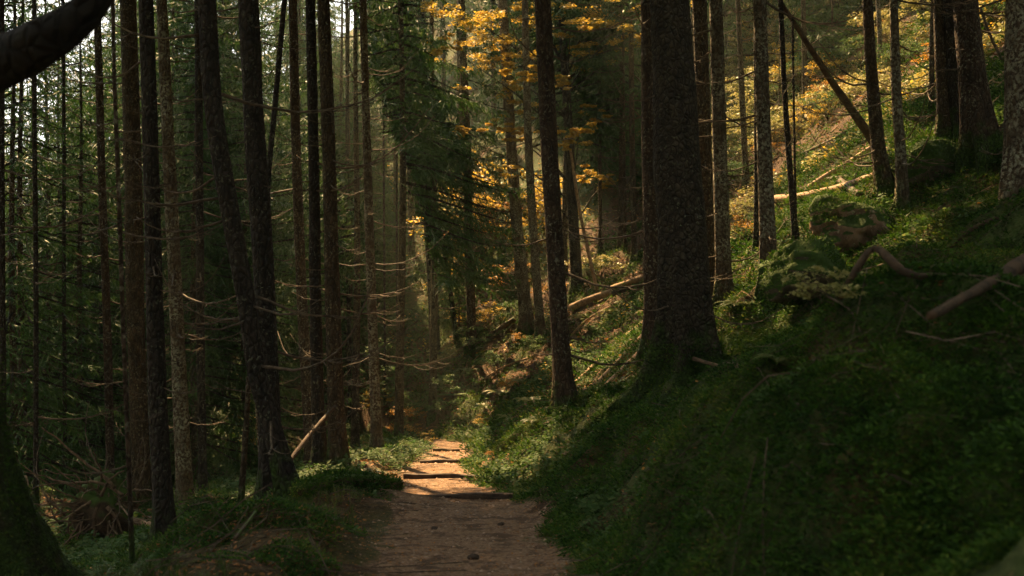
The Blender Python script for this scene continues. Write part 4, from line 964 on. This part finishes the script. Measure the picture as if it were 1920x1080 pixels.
# ------------------------------------------------------------------ ground cover, too much to count
gr_ = np.random.RandomState(1234)
def scatter(n, d0, d1, power=1.0, amin=-.6, amax=.6):
    q = gr_.rand(n)**power; d = d0*(d1/d0)**q; a = gr_.uniform(amin, amax, n); return a*d, d
def instances(tv, x, y, z, s, tilt=.35):
    """tv: list of (k,4,3) templates"""
    out = []; w_ = gr_.randint(0, len(tv), len(x))
    for i, t in enumerate(tv):
        m = w_ == i; k = m.sum(); a = gr_.rand(k)*2*PI; c, q = np.cos(a)[:, None], np.sin(a)[:, None]
        p = t.reshape(-1, 3); X = p[None, :, 0]*c-p[None, :, 1]*q; Y = p[None, :, 0]*q+p[None, :, 1]*c; Z = p[None, :, 2]+0*X
        tx, ty = gr_.uniform(-tilt, tilt, (2, k, 1)); Z2 = Z+tx*X+ty*Y; ss = s[m][:, None]
        out.append(np.stack([X*ss+x[m][:, None]-tx*Z*ss*.6, Y*ss+y[m][:, None]-ty*Z*ss*.6, Z2*ss+z[m][:, None]], -1).reshape(-1, 4, 3))
    return np.concatenate(out)
def tuft(seed, n, h, w_, spread, curl):
    r = np.random.RandomState(seed); a = r.rand(n)*6.28; P = np.stack([np.cos(a), np.sin(a), 0*a], -1)*(r.rand(n)*spread)[:, None]; P[:, 2] = -.01
    D = np.stack([np.cos(a)*curl, np.sin(a)*curl, r.uniform(.6, 1.1, n)], -1)+r.randn(n, 3)*.2; D = norm(D)*(h*r.uniform(.5, 1.2, n))[:, None]
    S = norm(np.cross(D, np.stack([np.cos(a), np.sin(a), 0*a], -1)+.2)); return rhomb(P, D, S, w_)[0].reshape(-1, 4, 3)
def blades(seed, n, h, w_):
    """grass: two-piece arcs"""
    r = np.random.RandomState(seed); out = []
    a = r.rand(n)*6.28; o = np.stack([np.cos(a), np.sin(a), 0*a], -1); P = o*(r.rand(n)*.03)[:, None]-(0, 0, .01); L = (h*r.uniform(.5, 1.2, n))[:, None]
    A = P+o*L*.18+np.array([0, 0, 1])*L*.6; B = P+o*L*r.uniform(.45, .9, (n, 1))+np.array([0, 0, 1])*L*r.uniform(.35, .85, (n, 1)); S = np.cross(o, [0, 0, 1.])*w_
    return np.concatenate([np.stack([P-S, P+S, A+S*.8, A-S*.8], 1), np.stack([A-S*.8, A+S*.8, B+S*.1, B-S*.1], 1)])
def sprig(seed, n, h, leaf):
    r = np.random.RandomState(seed); t = r.rand(n)**.7; a = np.arange(n)*2.4+r.rand(n); P = np.stack([.25*h*t*np.cos(a*.3), .2*h*t*np.sin(a*.3), h*t], -1)
    D = norm(np.stack([np.cos(a), np.sin(a), r.uniform(-.3, .5, n)], -1))*(leaf*r.uniform(.6, 1.2, n))[:, None]; S = norm(np.cross(D, np.array([0, 0, 1.])+.35*r.randn(n, 3))); return rhomb(P, D, S, leaf*.36)[0].reshape(-1, 4, 3)
def stuff(name, V, mat):
    o = ob(name, mk(name, V.reshape(-1, 3), np.arange(len(V)*4, dtype=np.int32).reshape(-1, 4), mat)); tag(o, kind='stuff'); return o
TX = np.array([(a, b, r_) for a, b, r_ in TREES if b < 25 and abs(a) < 12])
LP_ = np.array(LOGPTS)
def by_log(x, y, r_=.45):
    m = np.zeros(len(x), bool)
    for a_, b_ in LP_: m |= ((x-a_)**2+np.where(y < b_, .35, 1)*(y-b_)**2) < r_*r_
    return m
def fields(x, y):
    s = bil(GS, x, y)+(fbm(x*.9, y*.9, 3, 3)-.44)*.5; return s*np.interp(y, [8, 14], [1, 1.3])
# moss: cushions of tiny flat leaves
def cushion(seed, n, R_, h, leaf):
    q_ = np.random.RandomState(seed); a = q_.rand(n)*6.28; rr = q_.rand(n)**.5*R_; P = np.stack([rr*np.cos(a), rr*np.sin(a), h*(1-(rr/R_)**2)*q_.uniform(.4, 1, n)], -1)
    b = a+q_.randn(n)*.8; D = norm(np.stack([np.cos(b), np.sin(b), q_.uniform(-.3, .75, n)], -1))*(leaf*q_.uniform(.6, 1.4, n))[:, None]
    S = norm(np.cross(D, np.array([0, 0, 1.])+.5*q_.randn(n, 3))); return rhomb(P, D, S, leaf*.2)[0].reshape(-1, 4, 3)
x, y = scatter(230000, 2.6, 34, .95); s = fields(x, y); nz = fbm(x*1.3+4, y*1.3, 3, 51); edge = .66+.5*(fbm(x*2.2, y*2.2, 2, 41)-.35)
k = ((s > edge) & ((nz > .27) | (s > 5)) & ((billow(x*.95+3, y*.95, 3, 11) > .27+.06*gr_.rand(len(x))) | (y > 15)) & ~((s > 1) & (y > 13.5) & (x/y < .2) & (fbm(x*.8+5, y*.8, 3, 19) > .42) & (gr_.rand(len(x)) < .8))) | ((s < -edge-.1) & (nz > .45)); k &= ~((y > 18) & (x/y >= .2) & (fbm(x*.6+15, y*.6, 3, 29) > .43) & (gr_.rand(len(x)) < .85)); x, y, s = x[k], y[k], s[k]  # hollows of the near bank left bare so they read as shaded
V = instances([cushion(i, 12, .075, .03, .026) for i in range(6)], x, y, Hh(x, y)-.004, gr_.uniform(.6, 1.5, len(x))*np.clip(y/8, .7, 2.6), .5)
stuff('moss', V, m_moss); print('moss', len(V))
# grass
x, y = scatter(34000, 3, 30, .9); s = fields(x, y); nz = fbm(x*.7+14, y*.7+3, 3, 61)
near_t = np.zeros(len(x), bool)
for a_, b_, r_ in TX: near_t |= (x-a_)**2+(y-b_)**2 < (.95 if abs(b_-10.6) < .05 else .3)**2
k = ~near_t & ((s > 1.6) & (nz > .52)) | ((s < -.85) & (nz > .53)) | ((s > 3.2) & (nz > .42) & (y < 14)); x, y = x[k], y[k]
V = instances([blades(i, 9, .15, .0028) for i in range(5)], x, y, Hh(x, y), gr_.uniform(.5, 1.3, len(x))*np.clip(y/11, .75, 1.6))
stuff('grass', V, m_grass); print('grass', len(V))
# small broad-leaved plants
x, y = scatter(40000, 3, 40, .8); s = fields(x, y); nz = fbm(x*.8+24, y*.8+9, 3, 71)
lane = (s > 1.1) & (y > 13) & (y < 25) & (x/y > .05) & (x/y < .2) & (gr_.rand(len(x)) < .75)
k = ~lane & ~by_log(x, y) & ~((s < 0) & (s > -3.4) & (y < 13) & (gr_.rand(len(x)) < .8)) & ((np.abs(s) > .72+.4*(fbm(x*2.5, y*2.5, 2, 45)-.3)) & (nz > .43)) & ((s < 1.5) | (nz > .58)) & ((s > 0) | (nz > .55)); x, y, s = x[k], y[k], s[k]
V = instances([sprig(i, 12, .1, .035) for i in range(6)], x, y, Hh(x, y), gr_.uniform(.6, 1.5, len(x))*np.clip(y/9, .42, 1.9))
stuff('small_plants', V, m_herb); print('herb', len(V))
# undergrowth on the far sunlit slope and hillside
x, y = scatter(34000, 16, 60, .8, -.25, .62); s = fields(x, y); nz = fbm(x*.35+24, y*.35+9, 3, 81)
k = (s > 2.2) & (nz > .5) & ((x/y < .2) | (y > 20.5)) & ~by_log(x, y, .8); x, y = x[k], y[k]; c = gr_.rand(len(x)); up = x/y > .2
for nm, kk, mt in (('pale_undergrowth', up & (c < .8), m_pale), ('yellow_undergrowth', (up & (c >= .8)) | (~up & (c < .15)), m_yellow), ('green_undergrowth', ~up & (c >= .15), m_herb)):
    V = instances([sprig(i+30, 12, .3, .08) for i in range(5)], x[kk], y[kk], Hh(x[kk], y[kk]), gr_.uniform(.5, 1.3, kk.sum()), .5); stuff(nm, V, mt); print(nm, len(V))
# fallen leaves and needles
def litter(n, d0, d1, f, size, nm, mat, tilt=.5):
    x, y = scatter(n, d0, d1, .9); s = fields(x, y); k = f(x, y, s); x, y = x[k], y[k]; n = len(x)
    az = gr_.rand(n)*6.28; D = np.stack([np.cos(az), np.sin(az), gr_.uniform(-tilt*.4, tilt, n)], -1); sz = size*gr_.uniform(.5, 1.3, n)*np.clip(y/10, .8, 2)
    D = norm(D)*sz[:, None]; S = norm(np.cross(D, np.array([0, 0, 1.])+.3*gr_.randn(n, 3)))
    P = np.stack([x, y, Hh(x, y)+.008], -1); V = rhomb(P, D, S, 1)[0].reshape(-1, 4, 3); M_ = (V[:, 1]+V[:, 3])/2; V[:, 1] = M_+S*sz[:, None]*.34; V[:, 3] = M_-S*sz[:, None]*.34
    stuff(nm, V, mat); print(nm, n)
litter(90000, 3, 45, lambda x, y, s: (np.abs(s) < 1.0) & (gr_.rand(len(s)) < .25+.75*np.clip(np.abs(s), 0, 1)), .022, 'path_litter', m_litter, .3)
litter(60000, 4, 40, lambda x, y, s: (s < -.8) | ((s > .9) & (gr_.rand(len(s)) < np.where((y > 13) & ((x/y < .2) | (y > 18)), .9, .16))), .04, 'fallen_leaves', m_litter, .8)
litter(30000, 5, 42, lambda x, y, s: (s > .9) & ((fbm(x*1.5, y*1.5, 2, 91) > .5)&(gr_.rand(len(s))<.5) | ((y > 13) & (fbm(x*.8, y*.8, 2, 93) > .36))), .05, 'orange_fallen_leaves', m_orange, .6)
x, y = scatter(9000, 3.2, 26, .9, -.2, .25); s = fields(x, y); k = np.abs(s) < .85; x, y = x[k], y[k]; n = len(x); sz = (.004+.02*gr_.rand(n)**5)*np.clip(y/8, .8, 2)
O = np.array([(1, 0, .1), (0, 1, 0), (-1, 0, .15), (0, -1, 0), (.1, .1, .75)], float); a = gr_.rand(n)*6.28; C_, S_ = np.cos(a)[:, None], np.sin(a)[:, None]; O2 = O*gr_.uniform(.6, 1.2, (n, 5, 3))
V = np.stack([(O2[..., 0]*C_-O2[..., 1]*S_)*sz[:, None]+x[:, None], (O2[..., 0]*S_+O2[..., 1]*C_)*sz[:, None]+y[:, None], O2[..., 2]*sz[:, None]+Hh(x, y)[:, None]-.001], -1)
Fp = (np.arange(n)[:, None, None]*5+np.array([(0, 1, 4), (1, 2, 4), (2, 3, 4), (3, 0, 4)])).reshape(-1, 3)
tag(ob('gravel', mk('gravel', V.reshape(-1, 3), Fp, m_stone)), kind='stuff')
# dead twigs on the ground
def twigs(n, d0, d1, f, nm, mat):
    x, y = scatter(n, d0, d1, .9); s = fields(x, y); k = f(x, y, s); x, y = x[k], y[k]; n = len(x)
    az = gr_.rand(n)*6.28; L = gr_.uniform(.12, .8, n); q = np.linspace(0, 1, 5); r = gr_.uniform(.0018, .006, n)*np.clip(y/10, .8, 2)*(2.0 if 'stick' in nm else 1)
    c, sn = np.cos(az), np.sin(az); bend = gr_.uniform(-.12, .12, n)
    X = x[:, None]+L[:, None]*(c[:, None]*q-sn[:, None]*bend[:, None]*np.sin(q*PI)); Y = y[:, None]+L[:, None]*(sn[:, None]*q+c[:, None]*bend[:, None]*np.sin(q*PI))
    Z = Hh(X.ravel(), Y.ravel()).reshape(X.shape)+.012+gr_.uniform(0, .16, (n, 1))*q*gr_.rand(n, 1)
    C = np.stack([X, Y, Z], -1); rr = r[:, None, None]*np.ones((1, 5, 1))
    A = C+rr*np.array([0, 0, 1.]); Bv = C+rr*np.array([.87, .3, -.5]); Cv = C+rr*np.array([-.87, -.3, -.5])
    out = []
    for p, q2 in ((A, Bv), (Bv, Cv), (Cv, A)): out.append(np.stack([p[:, :-1], q2[:, :-1], q2[:, 1:], p[:, 1:]], 2).reshape(-1, 4, 3))
    stuff(nm, np.concatenate(out), mat)
twigs(4200, 3.5, 40, lambda x, y, s: (s < -.7) | ((s > .8) & (gr_.rand(len(s)) < .5)), 'fallen_twigs', m_dead)
twigs(2600, 13, 36, lambda x, y, s: (s > 1.5) & (x/y > -.05) & (x/y < .5) & (fbm(x*.6, y*.6, 2, 33) > .38), 'fallen_sticks', m_log)
# moss fur on the roots of the giant spruce
def fur(o, parent, n, rng, lo=-9, hi=9, scale=1.0):
    me = o.data; N = len(me.polygons); c = np.empty(N*3); me.polygons.foreach_get('center', c); c = c.reshape(-1, 3); q = np.empty(N*3); me.polygons.foreach_get('normal', q); q = q.reshape(-1, 3)
    ok = np.where((c[:, 2] > lo) & (c[:, 2] < hi))[0]; i = rng.choice(ok, n); P = c[i]+rng.randn(n, 3)*.02; Nn = q[i]; D = norm(Nn+rng.randn(n, 3)*.7)*(rng.uniform(.015, .05, n)*scale)[:, None]
    S = norm(np.cross(D, rng.randn(n, 3))); V = rhomb(P-Nn*.006, D, S, .005*scale)[0]
    ob('moss_cover', mk('moss_cover', V, np.arange(n*4).reshape(-1, 4), m_moss), parent)
rf = np.random.RandomState(8)
for c in list(BIG.children):
    if c.name.startswith('root'): fur(c, BIG, 3000, rf)
    elif c.name.startswith('trunk'): fur(c, BIG, 11000, rf, -.3, .6)
for o in list(bpy.data.objects):
    if o.name.startswith('boulder') and o.type == 'MESH' : fur(o, o, 5000, rf, .05 if 'bare' in o['label'] else -.3, 9, 1.2)
    if o.name.startswith('trunk') and o.parent and o.parent.name == 'old_tree': fur(o, o.parent, 20000, rf, -.5, 3, .6)
    if o.name.startswith('mossy_log'): fur(o, o, 5000, rf, -9, 9, 1.1)

# ------------------------------------------------------------------ labels of the crowd: each by the gap between near trunks it shows in
MARKS = [(0, 'the left picture edge'), (208, 'the slender grey trunk'), (258, 'the thick brown trunk'), (298, 'the black straight trunk'), (340, 'the olive lit trunk'), (440, 'the crooked trunk'), (497, 'the stoutest black trunk'),
         (565, 'the close trio'), (628, 'the close trio'), (695, 'the lone slim spruce'), (808, 'the foliage-wrapped spruce'), (880, 'the orange brown trunk'), (965, 'the pale trunk pair'), (1040, 'the bent-foot trunk'), (1075, 'the forked beech'),
         (1220, 'the giant spruce'), (1350, 'the giant spruce'), (1395, 'the slim orange trunk'), (1437, 'the low boulder trunk'), (1484, 'the thin dark stem'), (1645, 'the flared brown trunk'), (1688, 'the slim curved trunk'),
         (1770, 'the upper brown trunk'), (1835, 'the stout leaning trunk'), (1920, 'the right picture edge')]
ORD = ['nearest', 'second nearest', 'third nearest', 'fourth nearest', 'fifth nearest', 'sixth nearest', 'seventh nearest', 'eighth nearest', 'ninth nearest', 'tenth nearest']
KIND = {'spruces in the dim wood left of the path': 'dim spruce', 'dark spruces beyond the end of the path': 'dark bushy spruce', 'far spruces behind the giant spruce': 'dim spruce', 'spruces above the sunlit slope': 'dark spruce',
        'pale bushes on the upper right slope': 'pale bramble', 'yellow bushes on the upper right slope': 'yellow bush', 'orange bushes on the upper right slope': 'orange bush', 'green bushes on the upper right slope': 'green bush',
        'low bushes on the shaded wood floor': 'dim low bush'}
byg = {}
for o in col.objects:
    g_ = o.get('group')
    if o.parent is None and g_ in KIND:
        u = o.location[0]/o.location[1]*F+960; i = 0
        while i < len(MARKS)-1 and u > MARKS[i+1][0]: i += 1
        byg.setdefault((g_, i, u < 0 or u > 1920), []).append(o)
for (g_, i, out_), L_ in byg.items():
    L_.sort(key=lambda o: o.location[1]); K_ = KIND[g_]
    for j, o in enumerate(L_):
        if out_ or i >= len(MARKS)-1: o['label'] = '%s of the wood beyond the picture edge' % K_; continue
        a_, b_ = MARKS[i][1], MARKS[i+1][1]
        where = 'showing behind %s' % a_ if a_ == b_ else 'between %s and %s' % (a_, b_)
        o['label'] = ('%s, %s %s' % (K_, ORD[j], where)) if j < len(ORD) and len(L_) > 1 else ('%s %s%s' % (K_, 'far back ' if j else '', where))

# ------------------------------------------------------------------ the damp air of the wood
HAZE = 0.0009
if HAZE:
    x0, x1, y0, y1, z0, z1 = XS[0]-2, XS[-1]+2, YS[0]-2, YS[-1]+2, GZ.min()-1, float(GZ.max())+26
    Vh = np.array([(x, y, z) for z in (z0, z1) for y in (y0, y1) for x in (x0, x1)])
    fh = np.array([(0, 2, 3, 1), (4, 5, 7, 6), (0, 1, 5, 4), (2, 6, 7, 3), (0, 4, 6, 2), (1, 3, 7, 5)])
    mh = bpy.data.materials.new('damp_air'); mh.use_nodes = True; n_ = mh.node_tree.nodes; n_.remove(n_['Principled BSDF'])
    pv = n_.new('ShaderNodeVolumePrincipled'); pv.inputs['Color'].default_value = (.7, .85, .66, 1); pv.inputs['Density'].default_value = HAZE; pv.inputs['Anisotropy'].default_value = .3
    mh.node_tree.links.new(pv.outputs[0], n_['Material Output'].inputs['Volume'])
    tag(ob('haze', mk('haze', Vh, fh, mh)), kind='stuff')
    cy.volume_bounces = 0; cy.volume_step_rate = 1
